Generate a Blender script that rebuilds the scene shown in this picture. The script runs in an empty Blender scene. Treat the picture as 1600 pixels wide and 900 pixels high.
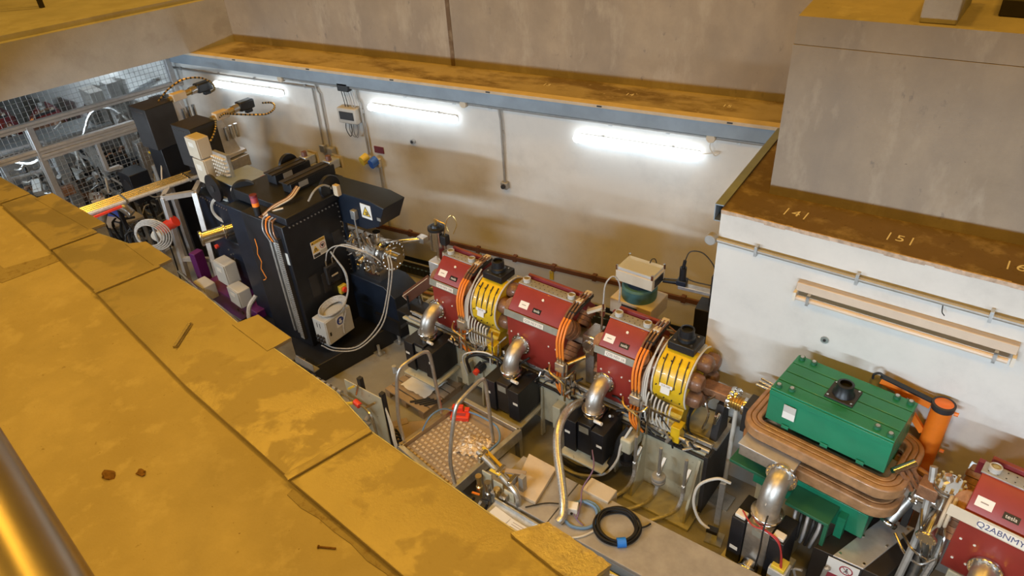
import bpy, math, random
from mathutils import Matrix, Vector
random.seed(7)
S = bpy.context.scene
COL = S.collection
R = math.radians
# ---------------------------------------------------------------- camera
def _rz(v, a):
    c, s = math.cos(a), math.sin(a)
    return Vector((c*v[0]-s*v[1], s*v[0]+c*v[1], v[2]))
PITCH, ROLL, YAW = R(33.73), R(-3.85), R(31.1)
_r0, _u0, _f = Vector((1, 0, 0)), Vector((0, math.sin(PITCH), math.cos(PITCH))), Vector((0, math.cos(PITCH), -math.sin(PITCH)))
_r = math.cos(ROLL)*_r0+math.sin(ROLL)*_u0
_u = -math.sin(ROLL)*_r0+math.cos(ROLL)*_u0
_r, _u, _f = _rz(_r, YAW), _rz(_u, YAW), _rz(_f, YAW)
cd = bpy.data.cameras.new('camera')
cam = bpy.data.objects.new('camera', cd)
COL.objects.link(cam)
cam.matrix_world = Matrix(((_r.x, _u.x, -_f.x, 0), (_r.y, _u.y, -_f.y, 0), (_r.z, _u.z, -_f.z, 5.85), (0, 0, 0, 1)))
cd.sensor_width = 36
cd.lens = 36*1102/1600
cd.clip_start = .02
cd.dof.use_dof = True
cd.dof.focus_distance = 6.5
cd.dof.aperture_fstop = 7
S.camera = cam
# ---------------------------------------------------------------- world, lights, exposure
W = bpy.data.worlds.new('hall')
S.world = W
W.use_nodes = True
W.node_tree.nodes['Background'].inputs[0].default_value = (1, .56, .17, 1)
W.node_tree.nodes['Background'].inputs[1].default_value = .15
S.view_settings.view_transform = 'Standard'
S.view_settings.look = 'None'
S.view_settings.gamma = 1
S.view_settings.use_curve_mapping = False
S.view_settings.exposure = 0.0
def area(name, loc, power, col, sx, sy, rot=(0, 0, 0)):
    l = bpy.data.lights.new(name, 'AREA')
    l.shape = 'RECTANGLE'; l.size = sx; l.size_y = sy; l.energy = power; l.color = col
    o = bpy.data.objects.new(name, l); COL.objects.link(o)
    o.location = loc; o.rotation_euler = rot
    return o
SOD = (1, .52, .05)
for x, y, w in ((-9, 5.0, 215), (-3.5, 5.4, 215), (2.5, 4.6, 215), (-6, -2.5, 300), (0.5, -2.5, 330), (-11.6, 7.9, 235)):     # high-bay sodium lamps of the hall
    area('high_bay_lamp', (x, y, 12.5), w, SOD, 1.0, 1.0)
# ---------------------------------------------------------------- materials
def _nt(name):
    m = bpy.data.materials.new(name); m.use_nodes = True
    nt = m.node_tree
    return m, nt, nt.nodes['Principled BSDF']
def _noise(nt, scale, detail=6, rough=.6, co='Object', stretch=None):
    t = nt.nodes.new('ShaderNodeTexCoord')
    n = nt.nodes.new('ShaderNodeTexNoise')
    n.inputs['Scale'].default_value = scale; n.inputs['Detail'].default_value = detail; n.inputs['Roughness'].default_value = rough
    if stretch:
        mp = nt.nodes.new('ShaderNodeMapping'); mp.inputs['Scale'].default_value = stretch
        nt.links.new(t.outputs[co], mp.inputs[0]); nt.links.new(mp.outputs[0], n.inputs['Vector'])
    else:
        nt.links.new(t.outputs[co], n.inputs['Vector'])
    return n
def _ramp(nt, src, stops):
    r = nt.nodes.new('ShaderNodeValToRGB')
    e = r.color_ramp.elements
    while len(e) < len(stops): e.new(.5)
    for k, (p, c) in enumerate(stops):
        e[k].position = p; e[k].color = (*c, 1) if len(c) == 3 else c
    nt.links.new(src, r.inputs[0])
    return r
def _bump(nt, b, src, strength, dist=.01):
    bm = nt.nodes.new('ShaderNodeBump'); bm.inputs['Strength'].default_value = strength; bm.inputs['Distance'].default_value = dist
    nt.links.new(src, bm.inputs['Height']); nt.links.new(bm.outputs[0], b.inputs['Normal'])
def mat(name, col, rough=.5, metal=0, var=.12, scale=6, bump=0, bscale=60, coat=0):
    m, nt, b = _nt(name)
    b.inputs['Roughness'].default_value = rough; b.inputs['Metallic'].default_value = metal
    if coat: b.inputs['Coat Weight'].default_value = coat
    if var:
        n = _noise(nt, scale)
        lo = tuple(c*(1-var) for c in col); hi = tuple(min(1, c*(1+var)) for c in col)
        r = _ramp(nt, n.outputs['Fac'], [(.35, lo), (.65, hi)])
        nt.links.new(r.outputs[0], b.inputs['Base Color'])
    else:
        b.inputs['Base Color'].default_value = (*col, 1)
    if bump:
        n2 = _noise(nt, bscale, 3)
        _bump(nt, b, n2.outputs['Fac'], bump)
    return m
def layered(name, base, spots, rough=.8, bump=.25, bscale=45, metal=0, rough2=None, co='Object'):
    """base colour with noise-shaped stains: spots = [(scale, threshold, softness, colour, stretch)]"""
    m, nt, b = _nt(name)
    b.inputs['Roughness'].default_value = rough; b.inputs['Metallic'].default_value = metal
    n = _noise(nt, 2.2, 8, .65, co)
    cur = _ramp(nt, n.outputs['Fac'], [(.3, tuple(c*.86 for c in base)), (.7, tuple(min(1, c*1.12) for c in base))]).outputs[0]
    last = None
    for sc, th, so, c, stv in spots:
        nn = _noise(nt, sc, 8, .62, co, stv)
        f = _ramp(nt, nn.outputs['Fac'], [(max(0, th-so), (0, 0, 0)), (min(1, th+so), (1, 1, 1))])
        mx = nt.nodes.new('ShaderNodeMix'); mx.data_type = 'RGBA'
        nt.links.new(f.outputs[0], mx.inputs['Factor']); nt.links.new(cur, mx.inputs['A'])
        mx.inputs['B'].default_value = (*c, 1)
        cur = mx.outputs['Result']; last = f
    nt.links.new(cur, b.inputs['Base Color'])
    if rough2 is not None and last:
        mr = nt.nodes.new('ShaderNodeMapRange'); mr.inputs['To Min'].default_value = rough; mr.inputs['To Max'].default_value = rough2
        nt.links.new(last.outputs[0], mr.inputs[0]); nt.links.new(mr.outputs[0], b.inputs['Roughness'])
    if bump:
        nb = _noise(nt, bscale, 6, .7, co)
        _bump(nt, b, nb.outputs['Fac'], bump)
    return m
def emit(name, col, s):
    m, nt, b = _nt(name)
    b.inputs['Base Color'].default_value = (*col, 1)
    b.inputs['Emission Color'].default_value = (*col, 1); b.inputs['Emission Strength'].default_value = s
    return m
def glass(name, col=(1, 1, 1), rough=.05, alpha=.35):
    m, nt, b = _nt(name)
    b.inputs['Base Color'].default_value = (*col, 1); b.inputs['Roughness'].default_value = rough
    b.inputs['Transmission Weight'].default_value = 1 if alpha < .9 else 0
    b.inputs['IOR'].default_value = 1.1
    return m
M = {}
M['slab'] = layered('dusted_concrete', (.48, .42, .33), [(1.6, .56, .14, (.42, .36, .27), None), (5, .60, .06, (.53, .47, .38), None), (12, .70, .03, (.33, .27, .19), None), (40, .70, .02, (.24, .18, .11), None)], .72, .5, 34)
M['slab_patch'] = layered('dusty_concrete', (.36, .31, .24), [(20, .6, .08, (.26, .2, .14), None)], .9, .6, 60)
def sheet_mat(name, patch=2.4, th=.53, base=(.41, .365, .295), dust=(.40, .35, .28)):
    m, nt, b = _nt(name)
    n1 = _noise(nt, patch, 9, .68); f1 = _ramp(nt, n1.outputs['Fac'], [(th-.025, (0, 0, 0)), (th+.025, (1, 1, 1))])
    n2 = _noise(nt, 9, 6, .6); f2 = _ramp(nt, n2.outputs['Fac'], [(.60, (0, 0, 0)), (.66, (1, 1, 1))])
    n3 = _noise(nt, 1.3, 4, .5); tone = _ramp(nt, n3.outputs['Fac'], [(.3, tuple(c*.86 for c in base)), (.7, tuple(c*1.1 for c in base))])
    mx1 = nt.nodes.new('ShaderNodeMix'); mx1.data_type = 'RGBA'
    nt.links.new(f1.outputs[0], mx1.inputs['Factor']); nt.links.new(tone.outputs[0], mx1.inputs['A']); mx1.inputs['B'].default_value = (*dust, 1)
    mx2 = nt.nodes.new('ShaderNodeMix'); mx2.data_type = 'RGBA'; mx2.inputs['B'].default_value = (.36, .31, .24, 1)
    sc = nt.nodes.new('ShaderNodeMath'); sc.operation = 'MULTIPLY'; sc.inputs[1].default_value = .6
    nt.links.new(f2.outputs[0], sc.inputs[0]); nt.links.new(sc.outputs[0], mx2.inputs['Factor'])
    nt.links.new(mx1.outputs['Result'], mx2.inputs['A']); nt.links.new(mx2.outputs['Result'], b.inputs['Base Color'])
    for key, lo, hi in (('Metallic', .55, .30), ('Roughness', .40, .56)):
        mr = nt.nodes.new('ShaderNodeMapRange'); mr.inputs['To Min'].default_value = lo; mr.inputs['To Max'].default_value = hi
        nt.links.new(f1.outputs[0], mr.inputs[0]); nt.links.new(mr.outputs[0], b.inputs[key])
    nb = _noise(nt, 70, 5, .7); _bump(nt, b, nb.outputs['Fac'], .22, .008)
    return m
M['sheet'] = sheet_mat('dusty_sheet_metal')
M['foil'] = layered('creased_foil_tape', (.62, .57, .48), [(4, .6, .05, (.5, .44, .35), None)], .3, .8, 35, .75, .5)
M['concrete'] = layered('cast_concrete', (.38, .325, .255), [(.8, .52, .10, (.29, .255, .215), (1, 1, .5)), (3, .62, .07, (.44, .39, .32), (1, 1, .4)), (11, .68, .04, (.24, .215, .19), (1, 1, .6)), (26, .72, .02, (.15, .13, .11), None)], .85, .35, 40)
M['concrete_pale'] = layered('pale_cast_concrete', (.40, .385, .36), [(2, .58, .06, (.35, .33, .30), (1, 1, 1)), (10, .7, .03, (.32, .3, .27), (1, 1, 1))], .8, .35, 24)
M['ledge'] = layered('dirty_ledge', (.38, .31, .22), [(1.1, .54, .07, (.16, .11, .065), (1, 2, 1)), (16, .66, .04, (.42, .36, .27), None)], .9, .5, 60)
M['ledge_dark'] = layered('grimy_ledge', (.15, .10, .06), [(4, .6, .09, (.30, .23, .15), None), (18, .66, .05, (.09, .06, .04), None)], .85, .5, 50)
M['white_wall'] = layered('white_painted_wall', (.72, .71, .68), [(1.1, .62, .18, (.66, .645, .61), None)], .6, .06, 12)
M['floor'] = layered('grey_painted_floor', (.29, .28, .25), [(2.5, .64, .06, (.24, .21, .17), None), (7, .72, .03, (.16, .11, .07), None)], .45, .05, 20)
M['brown_concrete_edge'] = mat('chipped_pink_edge', (.55, .42, .32), .9, 0, .25, 20, .5)
M['steel_blue'] = mat('blue_grey_steel_channel', (.27, .32, .37), .5, .3, .1, 3)
M['galv'] = mat('galvanised_steel', (.52, .53, .53), .42, .8, .15, 14)
M['conduit'] = mat('grey_conduit', (.36, .35, .33), .5, .4, .1, 10)
M['alu'] = mat('anodised_aluminium', (.60, .60, .61), .38, .6, .08, 12)
M['ss'] = mat('stainless_steel', (.66, .64, .61), .22, 1, .1, 10)
M['ss_dull'] = mat('brushed_stainless', (.55, .53, .50), .42, .9, .14, 16)
M['brass'] = mat('brass', (.62, .45, .18), .3, .9, .1, 12)
M['copper'] = mat('copper_coil', (.30, .155, .085), .42, .35, .25, 22, .2, 90)
M['dipole_coil'] = mat('brown_resin_coil', (.33, .18, .085), .4, 0, .25, 10, .15, 50, .3)
M['copper_wrap'] = mat('resin_wrapped_copper_coil', (.20, .10, .055), .4, .1, .25, 12, .15, 50, .3)
M['red'] = mat('red_gloss_paint', (.27, .030, .022), .38, 0, .1, 4, .03, 30, .2)
M['red_dark'] = mat('dark_red_paint', (.20, .024, .03), .45, 0, .15, 6)
M['yellow'] = mat('yellow_gloss_paint', (.72, .47, .015), .38, 0, .1, 6, .03, 30, .2)
M['green'] = mat('green_gloss_paint', (.012, .20, .105), .36, 0, .12, 3, .08, 18, .25)
M['green_dark'] = mat('green_matt_paint', (.02, .125, .065), .5, 0, .12, 3)
M['orange'] = mat('orange_paint', (.80, .20, .015), .45, 0, .08, 5)
M['orange_hose'] = mat('orange_hose', (.85, .25, .03), .45, 0, .06, 5)
M['black'] = mat('black_paint', (.009, .010, .014), .45, 0, .25, 5, .05, 40)
M['navy'] = mat('blue_black_paint', (.008, .014, .028), .42, 0, .2, 4, .05, 40)
M['black_plastic'] = mat('black_plastic', (.010, .011, .014), .4, 0, .1, 8)
M['charcoal'] = mat('charcoal_sheet', (.026, .025, .027), .55, 0, .15, 5)
M['dark_brown'] = mat('brown_sheet_and_lit_tops', (.022, .017, .014), .5, .1, .2, 5)  # on box tops and slide covers the brown stands for orange lamp light
M['rubber'] = mat('black_rubber', (.010, .010, .011), .55, 0, .1, 8)
M['cream'] = layered('cream_girder_paint', (.50, .48, .36), [(4, .62, .06, (.36, .33, .24), (1, 1, .5)), (15, .68, .03, (.22, .19, .14), None)], .5, .05, 20)
M['cream_box'] = mat('cream_plastic', (.58, .51, .40), .5, 0, .06, 5)
M['grey_box'] = mat('light_grey_enclosure', (.50, .49, .46), .5, 0, .06, 5)
M['white'] = mat('white_paper', (.78, .77, .74), .6, 0, .03, 5)
M['label'] = mat('label_plastic', (.74, .70, .62), .45, 0, .04, 8)
M['ink'] = mat('black_print', (.03, .03, .035), .6, 0, 0)
M['ink_grey'] = mat('grey_print', (.30, .25, .24), .6, 0, 0)
M['ink_blue'] = mat('navy_print', (.05, .06, .17), .6, 0, 0)
M['ink_white'] = mat('white_print', (.7, .7, .68), .6, 0, 0)
M['sign_yellow'] = mat('sign_yellow', (.75, .50, .05), .5, 0, 0)
M['sign_red'] = mat('sign_red', (.35, .05, .07), .5, 0, 0)
M['sign_blue'] = mat('sign_blue', (.03, .06, .30), .5, 0, 0)
M['maroon'] = mat('maroon_sign', (.16, .02, .035), .5, 0, .05)
M['grey_strip'] = mat('grey_strip', (.27, .265, .22), .5, .2, .1, 10)
M['grey_plate'] = mat('grey_perforated_plate', (.42, .42, .40), .45, .5, .12, 16)
M['brown_rail'] = mat('brown_painted_rail', (.13, .055, .035), .5, 0, .15, 6)
M['purple'] = mat('purple_paint', (.10, .012, .11), .45, 0, .15, 5)
M['teal'] = mat('teal_cast_iron', (.07, .19, .20), .5, .1, .12, 8)
M['beige'] = mat('beige_board', (.58, .48, .35), .7, 0, .1, 5)
M['card'] = mat('brown_board', (.33, .25, .17), .8, 0, .12, 6)
M['trunk'] = mat('grey_steel_lid', (.36, .335, .30), .55, .15, .12, 7)
M['blue'] = mat('blue_plastic', (.03, .13, .55), .45, 0, .05)
M['blue_bright'] = mat('bright_blue_tape', (.02, .22, .85), .5, 0, .03)
M['blue_cable'] = mat('blue_cable', (.13, .25, .45), .5, 0, .05)
M['white_cable'] = mat('pale_cable', (.60, .59, .55), .5, 0, .05)
M['grey_cable'] = mat('grey_cable', (.33, .33, .34), .45, .1, .08)
M['clear_hose'] = mat('clear_braided_hose', (.45, .44, .42), .3, .1, .2, 40)
M['ribbed_hose'] = mat('braided_metal_hose', (.62, .61, .59), .3, .8, .2, 60)
M['red_cable'] = mat('red_cable', (.40, .03, .03), .5, 0, .05)
M['red_plastic'] = mat('red_plastic', (.80, .06, .03), .4, 0, .05)
M['yellow_plastic'] = mat('yellow_plastic', (.75, .55, .06), .45, 0, .05)
M['purple_cable'] = mat('purple_cable', (.2, .13, .25), .5, 0, .05)
M['gold_tray'] = mat('zinc_plated_tray', (.62, .56, .44), .25, .95, .08, 9)
def acrylic(name):
    m, nt, b = _nt(name)
    b.inputs['Base Color'].default_value = (.8, .86, .9, 1); b.inputs['Roughness'].default_value = .08
    b.inputs['Alpha'].default_value = .5
    return m
M['clear'] = acrylic('clear_acrylic')
M['tube_lit'] = emit('lit_tube', (.82, .92, 1.0), 5.5)
M['tube_off'] = mat('unlit_tube', (.66, .55, .44), .4, 0, .04)
M['crumple'] = mat('crumpled_bag', (.72, .60, .46), .25, .35, .25, 30, .9, 40)
M['dirt'] = mat('clod_of_dirt', (.22, .12, .05), .95, 0, .3, 30, .6)
M['rail_steel'] = mat('brushed_rail_steel', (.50, .44, .36), .33, .9, .1, 7)
# ---------------------------------------------------------------- mesh builder
V3 = Vector
def mx(loc=(0, 0, 0), rz=0, rx=0, ry=0):
    return Matrix.Translation(loc) @ Matrix.Rotation(R(rz), 4, 'Z') @ Matrix.Rotation(R(ry), 4, 'Y') @ Matrix.Rotation(R(rx), 4, 'X')
def frame(d, up=(0, 0, 1)):
    d = V3(d).normalized(); up = V3(up)
    if abs(d.dot(up.normalized())) > .98: up = V3((1, 0, 0)) if abs(d.x) < .9 else V3((0, 1, 0))
    a = up.cross(d).normalized(); b = d.cross(a).normalized()
    return a, b, d
def smooth_path(pts, n=6, closed=False):
    P = [V3(p) for p in pts]
    if len(P) < 3: return P
    out = []; N = len(P)
    for i in range(N if closed else N-1):
        p1, p2 = P[i], P[(i+1) % N]
        p0 = P[i-1] if (i or closed) else p1*2-p2
        p3 = P[(i+2) % N] if (i+2 < N or closed) else p2*2-p1
        for k in range(n):
            t = k/n
            out.append(.5*((2*p1)+(p2-p0)*t+(2*p0-5*p1+4*p2-p3)*t*t+(3*p1-p0-3*p2+p3)*t**3))
    if not closed: out.append(P[-1])
    return out
class MB:
    def __init__(s, m=None): s.v = []; s.f = []; s.m = m or Matrix()
    def add(s, vs, fs):
        o = len(s.v); s.v += [s.m @ V3(p) for p in vs]; s.f += [tuple(i+o for i in f) for f in fs]; return s
    def b(s, x0, x1, y0, y1, z0, z1):
        return s.add([(x0, y0, z0), (x1, y0, z0), (x1, y1, z0), (x0, y1, z0), (x0, y0, z1), (x1, y0, z1), (x1, y1, z1), (x0, y1, z1)],
                     [(3, 2, 1, 0), (4, 5, 6, 7), (0, 1, 5, 4), (1, 2, 6, 5), (2, 3, 7, 6), (3, 0, 4, 7)])
    def box(s, c, d, rz=0, rx=0, ry=0):
        k = s.m; s.m = k @ mx(c, rz, rx, ry); x, y, z = (q/2 for q in d)
        s.b(-x, x, -y, y, -z, z); s.m = k; return s
    def bar(s, p, q, w, h, up=(0, 0, 1)):
        p, q = V3(p), V3(q); a, b, d = frame(q-p, up)
        vs = [p+a*(i*w/2)+b*(j*h/2) for i, j in ((-1, -1), (1, -1), (1, 1), (-1, 1))]
        vs += [q+a*(i*w/2)+b*(j*h/2) for i, j in ((-1, -1), (1, -1), (1, 1), (-1, 1))]
        return s.add(vs, [(3, 2, 1, 0), (4, 5, 6, 7), (0, 1, 5, 4), (1, 2, 6, 5), (2, 3, 7, 6), (3, 0, 4, 7)])
    def cyl(s, p, q, r, r2=None, n=16):
        r2 = r if r2 is None else r2
        p, q = V3(p), V3(q); a, b, d = frame(q-p)
        vs = []
        for c, rr in ((p, r), (q, r2)):
            vs += [c+a*(rr*math.cos(2*math.pi*k/n))+b*(rr*math.sin(2*math.pi*k/n)) for k in range(n)]
        fs = [(k, (k+1) % n, n+(k+1) % n, n+k) for k in range(n)]
        fs += [tuple(range(n-1, -1, -1)), tuple(range(n, 2*n))]
        return s.add(vs, fs)
    def lathe(s, p, d, prof, n=20):
        """prof = [(radius, distance along d)]"""
        p = V3(p); a, b, d = frame(d); vs = []
        for r, h in prof:
            vs += [p+d*h+a*(r*math.cos(2*math.pi*k/n))+b*(r*math.sin(2*math.pi*k/n)) for k in range(n)]
        m = len(prof)
        fs = [(i*n+k, i*n+(k+1) % n, (i+1)*n+(k+1) % n, (i+1)*n+k) for i in range(m-1) for k in range(n)]
        fs += [tuple(range(n-1, -1, -1)), tuple(range((m-1)*n, m*n))]
        return s.add(vs, fs)
    def tube(s, pts, r, n=8, sm=6, closed=False, radii=None):
        P = smooth_path(pts, sm, closed) if sm else [V3(p) for p in pts]
        N = len(P); vs = []; a = None
        for i, p in enumerate(P):
            t = (P[(i+1) % N]-P[i-1]) if closed or 0 < i < N-1 else (P[1]-P[0] if i == 0 else P[-1]-P[-2])
            t = t.normalized() if t.length > 1e-9 else V3((0, 0, 1))
            if a is None: a = frame(t)[0]
            a = (a-t*a.dot(t))
            a = a.normalized() if a.length > 1e-6 else frame(t)[0]
            b = t.cross(a); rr = radii(i/(N-1)) if radii else r
            vs += [p+a*(rr*math.cos(2*math.pi*k/n))+b*(rr*math.sin(2*math.pi*k/n)) for k in range(n)]
        fs = [(i*n+k, i*n+(k+1) % n, ((i+1) % N)*n+(k+1) % n, ((i+1) % N)*n+k) for i in range(N if closed else N-1) for k in range(n)]
        if not closed: fs += [tuple(range(n-1, -1, -1)), tuple(range((N-1)*n, N*n))]
        return s.add(vs, fs)
    def sweep(s, path, sec, closed=True):
        """sec = [(out, up)] swept along a flat closed path (counter-clockwise), out = away from the loop"""
        P = [V3(p) for p in path]; N = len(P); n = len(sec); vs = []
        for i, p in enumerate(P):
            t = (P[(i+1) % N]-P[i-1]).normalized(); o = t.cross(V3((0, 0, 1))).normalized()
            vs += [p+o*u+V3((0, 0, w)) for u, w in sec]
        fs = [(i*n+k, i*n+(k+1) % n, ((i+1) % N)*n+(k+1) % n, ((i+1) % N)*n+k) for i in range(N) for k in range(n)]
        return s.add(vs, fs)
    def prism(s, poly, ax, lo, hi):
        """poly in the two axes other than ax, extruded from lo to hi"""
        def P(u, w, h): return {'x': (h, u, w), 'y': (u, h, w), 'z': (u, w, h)}[ax]
        n = len(poly)
        vs = [P(u, w, lo) for u, w in poly]+[P(u, w, hi) for u, w in poly]
        return s.add(vs, [tuple(range(n-1, -1, -1)), tuple(range(n, 2*n))]+[(k, (k+1) % n, n+(k+1) % n, n+k) for k in range(n)])
    def bolts(s, p, d, R0, n, r, h, ph=0):
        p = V3(p); a, b, d = frame(d)
        for k in range(n):
            t = 2*math.pi*k/n+ph; c = p+a*(R0*math.cos(t))+b*(R0*math.sin(t))
            s.cyl(c-d*.004, c+d*h, r, n=6)
        return s
def link(name, me, mat_, parent=None):
    o = bpy.data.objects.new(name, me); COL.objects.link(o)
    if mat_ is not None:
        me.materials.append(M[mat_] if isinstance(mat_, str) else mat_)
    if parent: o.parent = parent
    return o
WM = {}
def build(name, mb, mat_, parent=None, world=False, bev=0, kind=None, sharp=35, label=None):
    me = bpy.data.meshes.new(name)
    vs = mb.v
    if world and parent:
        q = parent
        while q.parent: q = q.parent
        inv = WM[q.name].inverted(); vs = [inv @ v for v in vs]
    me.from_pydata([tuple(v) for v in vs], [], mb.f)
    import bmesh
    bm = bmesh.new(); bm.from_mesh(me); bmesh.ops.recalc_face_normals(bm, faces=bm.faces); bm.to_mesh(me); bm.free()
    me.polygons.foreach_set('use_smooth', [True]*len(me.polygons))
    me.set_sharp_from_angle(angle=R(sharp))
    o = link(name, me, mat_, parent)
    if bev:
        md = o.modifiers.new('bevel', 'BEVEL'); md.width = bev; md.segments = 2; md.limit_method = 'ANGLE'; md.angle_limit = R(40)
    if kind: o['kind'] = kind
    if label: o['label'] = label
    return o
def tag(o, label, cat, group=None):
    o['label'] = label; o['category'] = cat
    if group: o['group'] = group
    return o
def thing(name, label, cat, loc=(0, 0, 0), rz=0, group=None):
    o = bpy.data.objects.new(name, None); COL.objects.link(o)
    o.empty_display_size = .1; o.location = loc; o.rotation_euler = (0, 0, R(rz))
    WM[o.name] = mx(loc, rz)
    return tag(o, label, cat, group)
def struct(name, mb, mat_, bev=0, label=None):
    o = build(name, mb, mat_, bev=bev); o['kind'] = 'structure'
    if label: o['label'] = label
    return o
def one(name, label, cat, mb, mat_, group=None, bev=0, sharp=35):
    """a thing that is one mesh; origin moved to the mesh base"""
    lo = V3((min(v.x for v in mb.v)+max(v.x for v in mb.v), min(v.y for v in mb.v)+max(v.y for v in mb.v), 0))/2
    lo.z = min(v.z for v in mb.v)
    mb.v = [v-lo for v in mb.v]
    o = build(name, mb, mat_, bev=bev, sharp=sharp); o.location = lo
    return tag(o, label, cat, group)
def text(name, body, size, mat_, parent, o, xd, yd, world=False, align='CENTER', depth=.0006):
    cu = bpy.data.curves.new(name, 'FONT'); cu.body = body; cu.size = size; cu.align_x = align; cu.align_y = 'CENTER'; cu.extrude = depth
    tmp = bpy.data.objects.new(name, cu); COL.objects.link(tmp)
    dg = bpy.context.evaluated_depsgraph_get(); dg.update()
    me = bpy.data.meshes.new_from_object(tmp.evaluated_get(dg))
    bpy.data.objects.remove(tmp)
    xd, yd = V3(xd).normalized(), V3(yd).normalized(); zd = xd.cross(yd)
    T = Matrix(((xd.x, yd.x, zd.x, o[0]), (xd.y, yd.y, zd.y, o[1]), (xd.z, yd.z, zd.z, o[2]), (0, 0, 0, 1)))
    if world:
        q = parent
        while q.parent: q = q.parent
        T = WM[q.name].inverted() @ T
    me.transform(T)
    me.materials.clear()
    return link(name, me, mat_, parent)
def panel(mb, o, xd, yd, w, h, t=.002):
    """flat plate centred on o, lying in xd/yd"""
    xd, yd = V3(xd).normalized(), V3(yd).normalized(); n = xd.cross(yd); o = V3(o)
    c = [o+xd*(i*w/2)+yd*(j*h/2) for i, j in ((-1, -1), (1, -1), (1, 1), (-1, 1))]
    return mb.add(c+[p+n*t for p in c], [(3, 2, 1, 0), (4, 5, 6, 7), (0, 1, 5, 4), (1, 2, 6, 5), (2, 3, 7, 6), (3, 0, 4, 7)])
def poly_plate(mb, o, xd, yd, pts, t=.002):
    xd, yd = V3(xd).normalized(), V3(yd).normalized(); n = xd.cross(yd); o = V3(o); k = len(pts)
    c = [o+xd*u+yd*w for u, w in pts]
    return mb.add(c+[p+n*t for p in c], [tuple(range(k-1, -1, -1)), tuple(range(k, 2*k))]+[(i, (i+1) % k, k+(i+1) % k, k+i) for i in range(k)])
def ringpts(r0, r1, n=20):
    return None
def ring_plate(mb, o, xd, yd, r0, r1, t=.002, n=20):
    xd, yd = V3(xd).normalized(), V3(yd).normalized(); nn = xd.cross(yd); o = V3(o); vs = []
    for k in range(n):
        a = 2*math.pi*k/n; e = xd*math.cos(a)+yd*math.sin(a)
        vs += [o+e*r0, o+e*r1, o+e*r1+nn*t, o+e*r0+nn*t]
    fs = []
    for k in range(n):
        j = (k+1) % n
        for q in range(4): fs.append((k*4+q, k*4+(q+1) % 4, j*4+(q+1) % 4, j*4+q))
    return mb.add(vs, fs)
def coil_path(c, r, turns, jit, n=14, axis='z'):
    pts = []
    for k in range(int(turns*n)):
        a = 2*math.pi*k/n; rr = r+random.uniform(-jit, jit)
        pts.append((c[0]+rr*math.cos(a), c[1]+rr*math.sin(a), c[2]+random.uniform(-jit, jit)*.5+.0))
    return pts
# ================================================================ the setting
struct('floor', MB().b(-18, 4, -1, 9, -.2, 0), 'floor')
struct('wall_back', MB().b(-18, -1.0, 7.5, 9.0, 0, 2.99), 'white_wall')
struct('trim_1', MB().b(-18, -1.0, 7.49, 9.0, 2.99, 3.03), 'ledge', label='dirty concrete ledge along the top of the back wall')
struct('wall_back_upper', MB().b(-18, -.6, 8.12, 9.0, 3.03, 6.2), 'concrete')
struct('trim_7', MB().b(-5.63, -5.57, 8.112, 8.125, 3.03, 6.2), 'ledge_dark', label='dark stained vertical joint in the upper concrete wall')
struct('wall_left_far', MB().b(-18.3, -18, -1, 9, 0, 3.9), 'white_wall')
# right-hand block: white wall, ledge, concrete above
A8 = -8.2
wd = V3((math.cos(R(A8)), math.sin(R(A8)), 0)); wn = V3((-wd.y, wd.x, 0))
W0 = V3((-1.16, 5.42, 0))
def rw(s, out=0, z=0): return W0+wd*s-wn*out+V3((0, 0, z))      # point on the right-hand white wall
e1 = rw(4.2)
struct('wall_right', MB().prism([(W0.x, W0.y), (e1.x, e1.y), (e1.x, 9), (-1.0, 9), (-1.04, 7.5)], 'z', 0, 2.98), 'white_wall')
struct('trim_2', MB().prism([(W0.x-.004, W0.y-.004), (e1.x, e1.y-.004), (e1.x, 9), (-1.0, 9), (-1.045, 7.5)], 'z', 2.98, 3.0), 'ledge_dark', label='dark grimy ledge on top of the white block with painted numbers')
g = MB()
p = 0
while p < 4.1:
    w = random.uniform(.05, .14); d = random.uniform(.008, .022)
    a, b = rw(p, .006), rw(p+w, .006)
    g.prism([(a.x, a.y), (b.x, b.y), (b.x+wn.x*d, b.y+wn.y*d), (a.x+wn.x*d, a.y+wn.y*d)], 'z', 2.975-random.uniform(0, .012), 3.003)
    p += w
struct('trim_3', g, 'brown_concrete_edge', label='chipped pinkish edge of the white block')
a5 = R(-5); cdir = V3((math.cos(a5), math.sin(a5), 0))
c0 = V3((-.87, 5.87, 0)); c1 = c0+cdir*4.2
struct('wall_right_upper', MB().prism([(c0.x, c0.y), (c1.x, c1.y), (c1.x, 9), (-.80, 9)], 'z', 3.0, 4.27), 'concrete')
struct('wall_right_cap', MB().prism([(c0.x+.003, c0.y+.006), (c1.x, c1.y+.006), (c1.x, 9), (-.797, 9)], 'z', 4.274, 4.48), 'concrete')
for i, (num, sx) in enumerate((('4', .54), ('5', 1.33), ('6', 2.12))):
    o = rw(sx, -.24, 3.0012)
    t = text('painted_number', num, .14, 'label', None, o, wd, wn)
    t2 = MB()
    for q in ((-.08, 0), (.08, 0)):
        panel(t2, o+wd*q[0], wd, wn, .010, .13, .0008)
    k = build('number_bracket', t2, 'label'); k.parent = t
    tag(t, 'pale painted number %s' % {'4': 'four on the dark ledge near the channel end', '5': 'five in the middle of the dark ledge', '6': 'six on the dark ledge at the right edge'}[num], 'number', 'numbers painted on the right ledge')
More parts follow.
